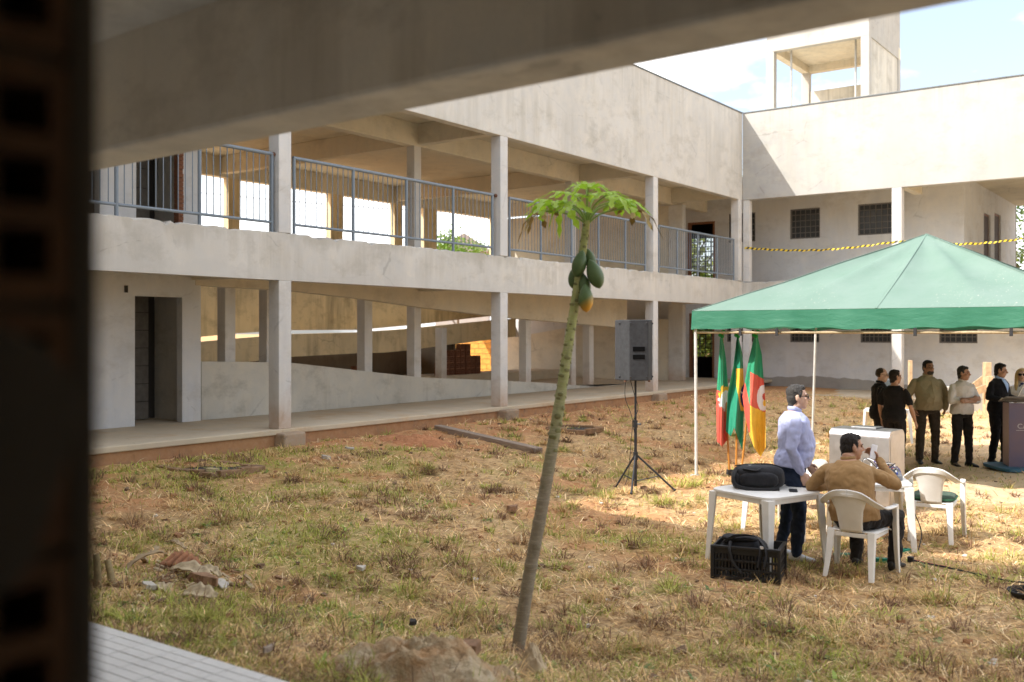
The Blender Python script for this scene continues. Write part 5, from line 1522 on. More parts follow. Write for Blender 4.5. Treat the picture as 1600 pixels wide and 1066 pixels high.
def text(body, size, loc, parent, mat, name):
    cu_ = bpy.data.curves.new(name, 'FONT'); cu_.body = body; cu_.size = size; cu_.extrude = .002; cu_.align_x = 'CENTER'
    to = bpy.data.objects.new(name, cu_); COL.objects.link(to)
    dg = bpy.context.evaluated_depsgraph_get(); me_ = bpy.data.meshes.new_from_object(to.evaluated_get(dg))
    bpy.data.objects.remove(to); me_.materials.clear(); me_.materials.append(mat)
    o_ = bpy.data.objects.new(name, me_); COL.objects.link(o_); o_.parent = parent; o_.location = loc; o_.rotation_euler = (R(90), 0, 0)
    return o_
text('CÂMARA', .115, (0, -d2 - .003, hL - .42), le, LET, 'lettering')
MB().box(-.25, .25, -d2 - .003, -d2 - .0005, hL - .455, hL - .448).build('rule_line', LET, le)
for a0_, a1_, r_, w_ in ((-60, 200, .075, .012), (20, 250, .05, .01), (-20, 120, .028, .009)):
    MB().tube([(r_ * math.cos(R(a)), -d2 - .003, hL - .20 + r_ * math.sin(R(a))) for a in np.linspace(a0_, a1_, 18)], w_, 6, ell=(1, .2)).build('emblem', LET, le, smooth=60)
ppr = MB().box(-.14, .14, -.10, .10, 0, .004).build('paper_sheets', plain('paper', (.75, .73, .68), .8), loc=lc_ + Matrix.Rotation(LF, 3, 'Z') @ Vector((-.30, .02, 1.155)))
ppr.rotation_euler = (Matrix.Rotation(LF, 3, 'Z') @ Matrix.Rotation(math.atan2(-.11, .38), 3, 'X')).to_euler(); tag(ppr, 'loose paper sheets hanging over the left of the lectern top', 'paper')
mp = gp(1579, 726)
ms = empty('microphone_stand', mp, facing(0), 'silver boom microphone stand in front of the purple lectern', 'microphone stand')
CHR = plain('worn_chrome', (.55, .53, .50), .3, .8)
mD = mp.x * -SN + mp.y * CS
def lm(u, v): q = at_d(u, v, mD) - mp; return Vector((q.x * CS + q.y * SN, 0, q.z))
hz_ = lm(1580, 713).z
MB().tube([(0, 0, hz_ * .5), (lm(1580, 640).x, 0, lm(1580, 646).z)], .013, 8).build('pole', CHR, ms, smooth=50)
MB().tube([(0, 0, hz_ - .03), (0, 0, hz_ + .03)], .028, 10).build('hub', BLK, ms, smooth=40)
for dx, dy in ((-.17, -.12), (.28, -.05), (0, .25)):
    MB().tube([(0, 0, hz_), (dx, dy, .01)], .012, 8).build('leg', CHR, ms, smooth=50)
b0 = lm(1572, 654); b1 = lm(1606, 588)
MB().tube([b0, b1], .011, 8).build('boom', CHR, ms, smooth=50)
MB().tube([lm(1580, 645), lm(1580, 662)], .022, 8).build('boom_clamp', BLK, ms, smooth=50)
MB().tube([b0 + (b0 - b1) * .12, b0], .016, 8).build('counterweight', BLK, ms, smooth=50)
MB().tube([b1, b1 + Vector((.05, 0, .10))], [.016, .022], 10).build('microphone', BLK, ms, smooth=60)
# far white table, grey panel, posts and boards by the classroom wall
table(gu(1386, 21.0), THETA + .2, .7, 'distant white plastic table behind the men in black')
gpn = MB().box(-.16, .16, -.03, .03, 0, .60).build('grey_case', plain('slate_case', (.11, .13, .135), .5), loc=gu(1380, 21.0) + Vector((.0, 0, .722)), bevel=.01)
gpn.rotation_euler = (0, 0, THETA + .1); tag(gpn, 'upright slate grey case on the distant white table', 'case')
def post(u, v0, v1, d, w, lb, mat=None, lean=0):
    b = gu(u, d); h = CAM_H - (v1 - HZ) / FPX * d - b.z
    o_ = MB().box(-w / 2, w / 2, -w / 2, w / 2, -.05, h).build('wooden_post', mat or PALEW, loc=b, bevel=.01); o_.rotation_euler = (0, lean, THETA)
    tag(o_, lb, 'post')
TAN = plain('sawn_timber', (.52, .36, .21), .85, var=.25, scale=12, bump=.4)
post(1422, 640, 563, 25.5, .09, 'slim wooden post behind the stout man in olive', TAN)
post(1542, 640, 566, 25.5, .16, 'thick wooden post between the crossed arms and the dark suit', TAN)
post(1546, 640, 588, 25.2, .13, 'short wooden post in front of the thick one', TAN)
for i, (u0, v0, u1, v1, d, lb) in enumerate(((1521, 604, 1545, 586, 25.8, 'pale timber board leaning left of the thick post'), (1524, 612, 1550, 603, 25.4, 'sawn board lying below the leaning board'))):
    a_, b_ = at_d(u0, v0, d), at_d(u1, v1, d)
    o_ = MB().box(0, (b_ - a_).length, -.02, .02, -.09, .09).build('timber_board', TAN, loc=a_, bevel=.006)
    o_.rotation_euler = (b_ - a_).to_track_quat('X', 'Z').to_euler(); tag(o_, lb, 'board')
sk = empty('cement_slab', gu(1510, 26.3), THETA + .1, 'grey cement sheets stacked low against the classroom wall', 'slab')
for k in range(2): MB().box(-.9, 1.3, -.06, .06, k * .35 + .005 * k, k * .35 + .35).build('sheet', M['raw'], sk, bevel=.02)

# ------------------------------------------------------------------ caution tape
TY_, TK = plain('tape_yellow', (.78, .56, .03), .5), plain('tape_black', (.02, .02, .02), .5)
def tape(a, b, n, lb, hgt=.055):
    mb = MB(); L = (b - a); dd = L / n
    for i in range(n):
        p0 = a + dd * i; p1 = a + dd * (i + 1); sl = dd * .8
        sg = lambda k: Vector((0, .02 * math.sin(k * .4), -.16 * math.sin(math.pi * k / n) + .01 * math.sin(k * .9)))
        mb.cur = i % 2
        mb.add([p0 + sg(i) - a, p1 + sg(i + 1) - a, p1 + sl + sg(i + 1) + Vector((0, 0, hgt)) - a, p0 + sl + sg(i) + Vector((0, 0, hgt)) - a], [(0, 1, 2, 3)])
    o_ = mb.build('caution_tape', [TY_, TK], loc=a, fix=False, solid=.002)
    tag(o_, lb, 'tape', 'caution tape across the upper floor')
yT = YR - .02
tape(on_y(1162, 389, yT), on_y(1400, 379, yT), 64, 'yellow and black tape left of the gazebo peak')
tape(on_y(1403, 379, yT), on_y(1640, 368, yT), 62, 'yellow and black tape right of the gazebo peak')

# ------------------------------------------------------------------ hollow bricks in the store, sunlit brick wall outside
hb = MB()
hb.box(-.095, .095, -.095, .095, 0, .14)
hole = []
wall_b = MB(); wall_holes(wall_b, 'y', -.095, .095, -.095, .095, 0, .19, [(x, x + .045, z, z + .045) for x in (-.078, -.0225, .033) for z in (.016, .0715, .127)])
hbm = wall_b.mesh('hollow_brick', M['brick_dark'])
hpos = []
for (u, v, d, cols_, hts) in ((718, 588, 29.5, 8, (2, 3, 4, 4, 5, 5, 3, 3)), (596, 580, 26.5, 3, (2, 1, 1))):
    b0_ = on_x(u, v, -19.6)
    for i in range(cols_):
        for j in range(hts[i]):
            hpos.append(Vector((-19.6 + .03 * (i % 2), b0_.y - 1.0 + i * .26, Z_F + .19 * j + (.25 if False else 0))))
plat = MB().box(-20.6, -19.3, 14, 29.8, Z_F + .001, Z_F + .30).build('store_floor', M['slab'], ramp, loc=neg(ramp))
for q in hpos:
    o_ = inst('hollow_brick', hbm, None, q + Vector((0, 0, .302)), (0, 0, R(90) + rnd.uniform(-.12, .12)))
    tag(o_, 'hollow clay brick in the stack under the inner ramp', 'brick', 'hollow bricks stacked under the ramp')
wl = empty('brick_wall', (-24.3, 30.5, .3), 0, 'sunlit orange hollow brick wall seen beyond the ramp', 'wall')
bw = MB().box(0, .38, 0, .14, 0, .185).mesh('brick', plain('orange_clay', (.56, .27, .055), .9, var=.25, scale=8))
for j in range(11):
    for i in range(9):
        inst('brick', bw, wl, (-1.6 + i * .392 + (j % 2) * .19, rnd.uniform(-.006, .006), j * .2))
MB().box(-1.6, 2.2, .03, .11, 0, 2.2).build('mortar', plain('pale_mortar', (.45, .38, .27), .9), wl)

# ------------------------------------------------------------------ trees and a house beyond
def tree(name, base, h, cr, label, seed, nleaf=5000, cols=((.07, .12, .03), (.12, .17, .04), (.16, .20, .05)), trunk_r=.12, squash=.8, leaf=.22):
    e = empty(name, base, 0, label, 'tree')
    g = np.random.default_rng(seed); r = random.Random(seed)
    bk_ = plain('bark', (.12, .09, .06), .9) if 'bark' not in M else M['bark']; M['bark'] = bk_
    mb = MB(); mb.tube(cat_pts([(0, 0, -.2), (r.uniform(-.1, .1), 0, h * .3), (r.uniform(-.2, .2), r.uniform(-.2, .2), h * .75)], 6), [trunk_r * (1 - .06 * i) for i in range(13)], 8)
    for k in range(6):
        a = r.uniform(0, 6.28); z0 = h * r.uniform(.3, .55); mb.tube(cat_pts([(0, 0, z0), (math.cos(a) * cr * .4, math.sin(a) * cr * .4, z0 + h * .15), (math.cos(a) * cr * .75, math.sin(a) * cr * .75, z0 + h * .25)], 4), [trunk_r * .45 * (1 - .09 * i) for i in range(9)], 6)
    mb.build('trunk', bk_, e, smooth=60)
    ncl = 46
    cc_ = g.normal(0, 1, (ncl, 3)); cc_ /= np.linalg.norm(cc_, axis=1)[:, None]; cc_ *= g.uniform(.35, 1.0, (ncl, 1)) ** .6
    cc_ = cc_ * np.array([cr, cr, cr * squash]) + np.array([0, 0, h - cr * squash])
    k = g.integers(0, ncl, nleaf); P = cc_[k] + g.normal(0, cr * .15, (nleaf, 3))
    nrm = g.normal(0, 1, (nleaf, 3)) + np.array([0, 0, .6]); nrm /= np.linalg.norm(nrm, axis=1)[:, None]
    t1 = np.cross(nrm, g.normal(0, 1, (nleaf, 3))); t1 /= np.linalg.norm(t1, axis=1)[:, None]; t2 = np.cross(nrm, t1)
    s = g.uniform(.5, 1.1, (nleaf, 1)) * leaf
    co = np.stack([P - t1 * s * .5, P + t2 * s * .3, P + t1 * s * .5, P - t2 * s * .3], 1).astype(np.float32)
    me_ = bpy.data.meshes.new('crown'); me_.vertices.add(nleaf * 4); me_.vertices.foreach_set('co', co.ravel())
    me_.loops.add(nleaf * 4); me_.loops.foreach_set('vertex_index', np.arange(nleaf * 4, dtype=np.int32))
    me_.polygons.add(nleaf); me_.polygons.foreach_set('loop_start', np.arange(0, nleaf * 4, 4, dtype=np.int32)); me_.update(calc_edges=True)
    cl = np.array(cols)[(k % len(cols))] * g.uniform(.75, 1.3, (nleaf, 1))
    c4 = np.ones((nleaf, 4, 4), np.float32); c4[:, :, :3] = cl[:, None, :]
    at_ = me_.attributes.new('tint', 'FLOAT_COLOR', 'POINT'); at_.data.foreach_set('color', c4.ravel())
    me_.materials.append(TREEL)
    o_ = bpy.data.objects.new('crown', me_); COL.objects.link(o_); o_.parent = e
    return e
TREEL = leafy('tree_leaves', .35, .5)
g0 = lambda u, d: Vector((ray(u)[0] * d, ray(u)[1] * d, 0))
tree('leafy_tree', g0(1602, 50), 9.5, 3.0, 'bright leafy tree beyond the open hall at the right edge', 5)
tree('leafy_tree', g0(1660, 54), 8.0, 3.2, 'tree further right behind the open hall', 6) if False else None
tree('leafy_tree', Vector((gx * 47 / 37 - .3, 47.0, 0)), 11.2, 4.3, 'sunlit leafy tree behind the corner doorway grilles', 8, 22000, ((.16, .22, .04), (.22, .27, .05), (.12, .18, .04)), squash=1.3, leaf=.34)
tree('leafy_bush', Vector((gx * 45 / 37 - .2, 45.0, 0)), 3.6, 2.2, 'low leafy bush behind the lower corner doorway grille', 18, 6000, ((.16, .22, .04), (.22, .27, .05), (.12, .18, .04)), trunk_r=.06)
tree('leafy_tree', g0(716, 62), 8.4, 2.4, 'bright green treetop seen through the left railing', 9, 6000, ((.12, .22, .03), (.18, .28, .04)))
hs = empty('house', g0(722, 90), THETA, 'pale gabled house far beyond the ramp wing', 'house')
MB().box(-2.4, 2.4, 0, 6, 0, 9.6).build('wall', M['render_light'], hs)
MB().prism([(-2.8, 9.6), (2.8, 9.6), (0.2, 11.3)], lambda p_, q_, a: (p_, a, q_), -.3, 6.3).build('roof', plain('grey_tile', (.28, .25, .23), .9), hs)
for x in (-1.2, 1.0):
    MB().box(x - .4, x + .4, -.03, -.005, 7.6, 8.8).build('window', GLASS, hs)
for i, (v0, v1) in enumerate(((262, 318), (300, 338))):
    pts = [at_d(300 + 60 * k, v0 + (v1 - v0) * k / 9 + 5 * math.sin(math.pi * k / 9), 70) for k in range(10)]
    pw_ = MB().tube(pts, .025, 5).build('power_line', STRAP, smooth=60); tag(pw_, ['upper', 'lower'][i] + ' power line crossing the sky behind the left railing', 'cable')
# ------------------------------------------------------------------ people
def skin(name, col):
    t = NT(name); p = t.pos(world=False); n = t.noise(p, 18, 4, .6)
    m = t.done(t.mix(t.rng(n, .3, .7), tuple(x * .9 for x in col), tuple(x * 1.08 for x in col)), .5, 0, .35)
    t.b.inputs['Subsurface Weight'].default_value = .08
    t.b.inputs['Subsurface Radius'].default_value = (.02, .008, .004)
    return m
SK1 = skin('tanned_skin', (.42, .235, .155)); SK2 = skin('fair_skin', (.56, .36, .27)); SK3 = skin('brown_skin', (.33, .18, .115))
HAIRM = {k: fabric(k, c, .25, .9, .6, 60) for k, c in (('dark_hair', (.020, .016, .014)), ('greying_hair', (.05, .046, .043)), ('brown_hair', (.06, .042, .03)), ('blonde_hair', (.58, .42, .20)))}
EYEW = plain('eye_dark', (.05, .035, .03), .3); LENS = plain('dark_lens', (.012, .012, .014), .15)
SHOE = plain('black_shoe', (.016, .015, .015), .45); WSHOE = plain('white_shoe', (.62, .62, .62), .6)
V = Vector
def folds(o, st, sc):
    tx_ = bpy.data.textures.get('fold_%d' % int(sc * 1000)) or bpy.data.textures.new('fold_%d' % int(sc * 1000), 'MARBLE')
    tx_.noise_scale = sc; tx_.turbulence = 9; tx_.noise_depth = 2
    m_ = o.modifiers.new('fold', 'DISPLACE'); m_.texture = tx_; m_.strength = st; m_.mid_level = .5; m_.texture_coords = 'LOCAL'
    return o
def remesh(o, vox, smooth=3, lump=None):
    m = o.modifiers.new('skin', 'REMESH'); m.mode = 'VOXEL'; m.voxel_size = vox; m.use_smooth_shade = True
    s = o.modifiers.new('soft', 'SMOOTH'); s.factor = .5; s.iterations = smooth
    for st, sc in (lump or ()): lumpy(o, st, sc)
    return o
def joint_limb(mb, pts, rad, n=14):
    for i in range(len(pts) - 1):
        mb.tube([pts[i], pts[i].lerp(pts[i + 1], .35), pts[i].lerp(pts[i + 1], .7), pts[i + 1]],
                [rad[i][0], rad[i][1], rad[i][2], rad[i][3]], n)
        mb.ball(pts[i + 1], rad[i][3], 12, 8)
    mb.ball(pts[0], rad[0][0], 12, 8)
def frame_from(fwd, up):
    f = V(fwd).normalized(); u = V(up); u = (u - f * u.dot(f)).normalized(); r = f.cross(u)
    return Matrix((r, f, u)).transposed()   # columns: right, forward, up
def hand(mb, wrist, d, nrm, thumb, curl=.5, k=1.0, spread=1.0):
    """d: towards the fingers, nrm: out of the back of the hand, thumb: side of the thumb"""
    d = V(d).normalized(); nrm = V(nrm); nrm = (nrm - d * nrm.dot(d)).normalized(); sd = d.cross(nrm).normalized()
    if sd.dot(V(thumb)) < 0: sd = -sd
    P = lambda a, b, c: wrist + d * a * k + sd * b * k + nrm * c * k
    rings = []
    for a, w, h in ((-.012, .026, .021), (.02, .032, .019), (.055, .041, .017), (.088, .040, .014)):
        rings.append([P(a, w * math.cos(t), h * math.sin(t)) for t in [2 * math.pi * i / 12 for i in range(12)]])
    mb.loft(rings)
    for b, L, ph in ((.030, .068, 0), (.010, .078, .08), (-.010, .072, .16), (-.029, .056, .24)):
        a0 = .082; c = curl + ph * .6
        p = [P(a0 - .02, b, 0), P(a0, b, 0)]
        ang = 0; cur = [a0, 0]
        for seg, bend in ((.45, .35), (.32, .8), (.23, .6)):
            ang += bend * c
            cur = [cur[0] + L * seg * math.cos(ang), cur[1] - L * seg * math.sin(ang)]
            p.append(P(cur[0], b * (1 + .12 * spread), cur[1]))
        mb.tube(p, [.0095 * k, .0095 * k, .009 * k, .0085 * k, .0072 * k], 8)
        mb.ball(p[-1], .0073 * k, 8, 6)
    p = [P(.012, .022, -.004), P(.042, .048, -.014), P(.070, .058 - .012 * curl, -.022), P(.092, .056 - .024 * curl, -.026 - .012 * curl)]
    mb.tube(p, [.014 * k, .0125 * k, .0105 * k, .0085 * k], 8); mb.ball(p[-1], .0085 * k, 8, 6)
def head_mesh(mb, c, F, k=1.0, jaw=1.0, nose=1.0):
    Mx = F.to_4x4()
    P = lambda x, y, z: c + F @ (V((x, y, z)) * k)
    def E(x, y, z, rx, ry, rz, s=16, r_=12): mb.ball(P(x, y, z), (rx * k, ry * k, rz * k), s, r_, Mx)
    E(0, -.012, .035, .076, .094, .088); E(0, .022, -.035, .064 * jaw, .074, .082)
    E(0, .058, -.088, .034 * jaw, .032, .028); E(0, .010, -.070, .058 * jaw, .060, .045)
    E(0, .077, .030, .050, .020, .014); E(.038, .062, -.018, .024, .026, .024); E(-.038, .062, -.018, .024, .026, .024)
    E(0, .088, -.056, .025, .014, .011)
    mb.tube([P(0, .088, .022), P(0, .104 * (1 + .0 * nose), -.004), P(0, .113 + .006 * nose, -.022)], [.009 * k, .012 * k, .016 * k], 10)
    E(.012, .098, -.026, .010, .012, .009, 8, 6); E(-.012, .098, -.026, .010, .012, .009, 8, 6)
    for s in (-1, 1):
        E(s * .078, -.006, -.006, .011, .021, .033, 10, 8); E(s * .074, .0, -.014, .016, .014, .02, 8, 6)
    return P
def person(label, loc, phi, J, look=0.0, nod=0.0, h=1.75, fat=0.0, belly=0.0, fem=0, sk=None, hair='dark_hair', hair_style='short',
           top=None, top_name='shirt', sleeve='long', hem=-.10, collar=True, trousers=None, shoe=None, hands=(.5, .5), hand_dirs=None, thick=1.0, build_extra=None, collar_r=.017, collar_mat=None, collar_z=.018):
    """local frame: +Y is where the body faces, +X its right hand side, Z up; joints in metres for a 1.75 m figure"""
    S = h / 1.75
    e = empty('person', loc, facing(phi), label, 'person')
    J = {k: V(v) * S for k, v in J.items()}
    sk = sk or SK1
    pel, nek = J['pelvis'], J['neck']
    ax = (nek - pel); L = ax.length; up = ax.normalized()
    def right_at(s):
        hr = (J['hipR'] - J['hipL']).normalized(); sr = (J['shR'] - J['shL']).normalized()
        f = min(1, max(0, (s - .1) / .8)); r = hr.lerp(sr, f); return (r - up * r.dot(up)).normalized()
    bend = J.get('bend', V((0, 0, 0)))
    def ring(s, rx, ry, cy, n=24):
        r = right_at(s); f = up.cross(r).normalized()
        c = pel + ax * s + f * cy + bend * math.sin(math.pi * min(1, max(0, s)))
        return [c + r * rx * math.cos(2 * math.pi * i / n) * (1 + 0 * i) + f * ry * math.sin(2 * math.pi * i / n) for i in range(n)]
    prof = [(-.20, .135, .095, 0), (-.06, .168, .118, -.012), (.08, .165, .115, -.006), (.26, .150, .108, .008), (.45, .158, .112, .012), (.64, .172, .118, .008), (.80, .168, .112, 0), (.90, .130, .092, -.006), (.97, .080, .066, -.008), (1.0, .058, .056, -.006)]
    if fem: prof = [(-.20, .14, .10, 0), (-.06, .172, .118, -.01), (.08, .158, .108, 0), (.26, .128, .095, .006), (.45, .138, .10, .012), (.62, .152, .125, .022), (.80, .150, .10, .004), (.90, .128, .08, -.004), (.97, .075, .058, -.006), (1.0, .05, .05, -.004)]
    def body_ring(s, grow=0.0):
        rx = float(np.interp(s, [p[0] for p in prof], [p[1] for p in prof])); ry = float(np.interp(s, [p[0] for p in prof], [p[2] for p in prof])); cy = float(np.interp(s, [p[0] for p in prof], [p[3] for p in prof]))
        b = math.exp(-((s - .28) / .26) ** 2)
        w = math.exp(-((s - .35) / .5) ** 2)
        return ring(s, (rx * (1 + .22 * fat * w) + grow + .01 * belly * b) * S, (ry * (1 + .35 * fat * w) + grow + belly * b * .55) * S, (cy + belly * b * .5) * S)
    torso_s = [-.2, -.13, -.06, .01, .08, .17, .26, .35, .45, .55, .64, .72, .80, .86, .90, .94, .97, 1.0]
    F0 = frame_from((math.sin(0), 1, 0), (0, 0, 1))
    # head frame
    yaw = R(-look); ndd = R(nod)
    fwd = V((math.sin(R(look)) * math.cos(ndd), math.cos(R(look)) * math.cos(ndd), math.sin(ndd)))
    HF = frame_from(fwd, (J.get('headup', V((0, 0, 1)))))
    # ---- body
    b = MB()
    b.loft([body_ring(s, -.006) for s in torso_s if s > -.2])
    hk = S * 1.0
    hc = J['head']
    b.tube([nek - up * .05, nek + V((0, .0, .02)) * S, hc - V((0, 0, .05)) * S - HF.col[1] * .012], [.062 * S * thick, .057 * S * thick, .052 * S * thick], 14)
    HP = head_mesh(b, hc, HF, hk, 1.0 + .14 * fat - .06 * fem)
    for sd in 'LR':
        b.ball(J['sh' + sd], .052 * S * (1 - .15 * fem), 12, 8)
        af = 1 + .12 * fat - .14 * fem
        joint_limb(b, [J['sh' + sd], J['el' + sd], J['wr' + sd]], [[.048 * S * af, .046 * S * af, .040 * S * af, .036 * S * af], [.037 * S * af, .040 * S * af, .032 * S * af, .024 * S * af]])
        joint_limb(b, [J['hip' + sd], J['kn' + sd], J['an' + sd]], [[.080 * S, .078 * S, .062 * S, .050 * S], [.048 * S, .054 * S, .042 * S, .034 * S]])
        dflt = (J['wr' + sd] - J['el' + sd]).normalized()
        dd, nn, th = (hand_dirs or {}).get(sd, (dflt, (1 if sd == 'R' else -1, 0, .1), (0, 1, 0)))
        hand(b, J['wr' + sd] + V(dd).normalized() * .008, dd, nn, th, hands[0 if sd == 'L' else 1], S * (1 - .08 * fem))
    body = remesh(b.build('body', sk, e, fix=False), .0062, 3)
    # ---- eyes, brows
    if hair_style != 'shades':
        em = MB()
        for s in (-1, 1): em.ball(HP(s * .031, .079, .010), (.011 * S, .007 * S, .006 * S), 10, 6, HF.to_4x4())
        em.build('eyes', EYEW, e, smooth=80)
    bm_ = MB()
    for s in (-1, 1): bm_.tube([HP(s * .014, .092, .028), HP(s * .034, .088, .034), HP(s * .052, .072, .028)], [.004 * S, .0055 * S, .003 * S], 6)
    bm_.build('eyebrows', HAIRM[hair], e, smooth=80)
    mo = MB(); mo.ball(HP(0, .0985, -.056), (.020 * S, .005 * S, .0045 * S), 10, 6, HF.to_4x4()); mo.build('mouth', plain('lips', (.26, .10, .085), .5), e, smooth=80)
    # ---- hair
    hb_ = MB(); HM = HF.to_4x4()
    def E(x, y, z, rx, ry, rz): hb_.ball(HP(x, y, z), (rx * S, ry * S, rz * S), 18, 12, HM)
    if hair_style == 'bald':
        E(0, -.030, .018, .079, .080, .062); E(0, -.02, .046, .078, .090, .078)
    else:
        E(0, -.022, .047, .081, .091, .086); E(0, -.040, -.006, .079, .066, .074); E(0, -.052, -.068, .056, .040, .044); E(0, .035, .092, .055, .038, .032)
        for s in (-1, 1): E(s * .066, .012, .028, .016, .022, .034)
    if hair_style == 'shades':
        E(0, -.03, .02, .09, .095, .10)
        for s in (-1, 1):
            hb_.tube([HP(s * .05, .03, .095), HP(s * .088, .02, .02), HP(s * .092, .03, -.09), HP(s * .095, .05, -.20), HP(s * .085, .075, -.30), HP(s * .075, .085, -.36)], [.03 * S, .032 * S, .034 * S, .034 * S, .026 * S, .010 * S], 10)
            hb_.tube([HP(s * .03, -.08, .05), HP(s * .06, -.09, -.08), HP(s * .07, -.08, -.22), HP(s * .06, -.08, -.34)], [.05 * S, .055 * S, .05 * S, .02 * S], 10)
    if hair_style != 'bald' or True:
        remesh(hb_.build('hair', HAIRM[hair], e, fix=False), .0065, 2, ((.012, .010), (.010, .03)))
    # ---- trousers
    tb = MB()
    tb.loft([body_ring(s, .014) for s in (-.2, -.13, -.06, .01, .06, .11)])
    for sd in 'LR':
        joint_limb(tb, [J['hip' + sd], J['kn' + sd], J['an' + sd] + V((0, 0, -.015))], [[.096 * S, .092 * S, .079 * S, .069 * S], [.067 * S, .067 * S, .061 * S, .057 * S]])
    folds(remesh(tb.build('trousers', trousers, e, fix=False), .009, 3, ((.010, .06), (.020, .16))), .014, .10)
    # ---- shirt / jacket
    sb_ = MB()
    ss = [s for s in torso_s if s > hem] ; ss = [hem] + ss
    sb_.loft([body_ring(s, .036 if s < .2 else (.026 if s < .9 else .013)) for s in ss if s < .999])
    for sd in 'LR':
        af = 1 + .14 * fat - .12 * fem
        sb_.ball(J['sh' + sd], .057 * S * af, 12, 8)
        a0 = J['sh' + sd].lerp(nek, .78); sb_.tube([a0 - up * .045 * S, J['sh' + sd].lerp(nek, .35) - up * .028 * S, J['sh' + sd]], [.040 * S, .050 * S, .056 * S * af], 12)
        if sleeve == 'long':
            wr = J['wr' + sd]; joint_limb(sb_, [J['sh' + sd], J['el' + sd], J['el' + sd].lerp(wr, .93)], [[.057 * S * af, .062 * S * af, .056 * S * af, .052 * S * af], [.052 * S * af, .051 * S * af, .043 * S * af, .037 * S * af]])
        elif sleeve == 'rolled':
            wr = J['wr' + sd]; joint_limb(sb_, [J['sh' + sd], J['el' + sd], J['el' + sd].lerp(wr, .30)], [[.057 * S * af, .062 * S * af, .057 * S * af, .052 * S * af], [.052 * S * af, .052 * S * af, .052 * S * af, .052 * S * af]])
        else:
            joint_limb(sb_, [J['sh' + sd], J['sh' + sd].lerp(J['el' + sd], .78)], [[.057 * S * af, .063 * S * af, .063 * S * af, .062 * S * af]])
    folds(remesh(sb_.build(top_name, top, e, fix=False), .0085, 3, ((.024, .17),)), .010, .11)
    if collar:
        cb = MB(); r_ = right_at(1); f_ = up.cross(r_)
        cpts = [nek + up * (collar_z - .03 * max(0, math.sin(a))) * S + r_ * .062 * S * thick * math.cos(a) + f_ * (.060 * math.sin(a) + .0) * S * thick for a in [2 * math.pi * i / 20 for i in range(21)]]
        cb.tube(cpts, collar_r * S, 8, ell=(.6, 1.25)); cb.build('collar', collar_mat or top, e, smooth=70)
    for sd in 'LR':
        a = J['an' + sd]; t_ = J.get('toe' + sd, V((0, 1, 0))); t_ = V((t_.x, t_.y, 0)).normalized(); q = V((t_.y, -t_.x, 0))
        fb = MB(); rg = []
        z0 = a.z - .085 * S
        for y, w, hgt in ((-.075, .022, .05), (-.06, .034, .085), (-.01, .038, .095), (.06, .042, .07), (.12, .046, .05), (.165, .038, .04), (.19, .018, .026)):
            rg.append([a * 1.0 + t_ * y * S + q * w * S * math.cos(u_) + V((0, 0, z0 - a.z + (hgt * .5 * (1 + math.sin(u_))) * S)) for u_ in [2 * math.pi * i / 14 for i in range(14)]])
        fb.loft(rg).build('shoe', shoe or SHOE, e, smooth=80)
    if build_extra: build_extra(e, HP, HF, body_ring, J, S, right_at, up)
    return e
def glasses(e, HP, HF, S, dark=False):
    g = MB()
    for s in (-1, 1):
        if dark: g.ball(HP(s * .034, .096, .010), (.032 * S, .010 * S, .024 * S), 14, 8, HF.to_4x4())
        else: g.tube([HP(s * .034 + .026 * math.cos(a), .100, .008 + .018 * math.sin(a)) for a in [2 * math.pi * i / 16 for i in range(17)]], .003 * S, 6)
        g.tube([HP(s * .058, .096, .014), HP(s * .074, .06, .016), HP(s * .084, -.01, .012)], .003 * S, 6)
    g.tube([HP(-.010, .102, .014), HP(.010, .102, .014)], .003 * S, 6)
    g.build('sunglasses' if dark else 'glasses', LENS, e, smooth=70)
def std(**kw):
    J = dict(pelvis=(0, 0, .95), neck=(0, .01, 1.475), head=(0, .038, 1.60), shL=(-.180, 0, 1.368), shR=(.180, 0, 1.368),
             elL=(-.235, -.03, 1.125), elR=(.235, -.03, 1.125), wrL=(-.245, .06, .875), wrR=(.245, .06, .875),
             hipL=(-.092, 0, .91), hipR=(.092, 0, .91), knL=(-.115, .02, .50), knR=(.115, .02, .50), anL=(-.125, -.02, .085), anR=(.125, -.02, .085),
             toeL=(-.22, 1, 0), toeR=(.22, 1, 0))
    J.update(kw); return J
LILAC = fabric('lilac_cotton', (.38, .41, .62), .03, .5); BROWN = fabric('brown_knit', (.31, .19, .085), .08, .5); BLACKC = fabric('black_cotton', (.014, .013, .014), .2, .5)
OLIVE = fabric('olive_cotton', (.34, .29, .19), .08, .5); WHITEC = fabric('white_cotton', (.66, .62, .59), .05, .5); SUIT = fabric('black_suiting', (.014, .014, .017), .2, .4); BLUEC = fabric('light_blue_cotton', (.36, .50, .78), .05, .4)
WHITEB = fabric('white_blouse', (.78, .77, .78), .04, .4)
DENIM = fabric('dark_denim', (.022, .032, .06), .2, .5); DARKT = fabric('dark_trousers', (.022, .019, .018), .2, .5); BROWNT = fabric('dark_brown_trousers', (.055, .042, .032), .15, .5)

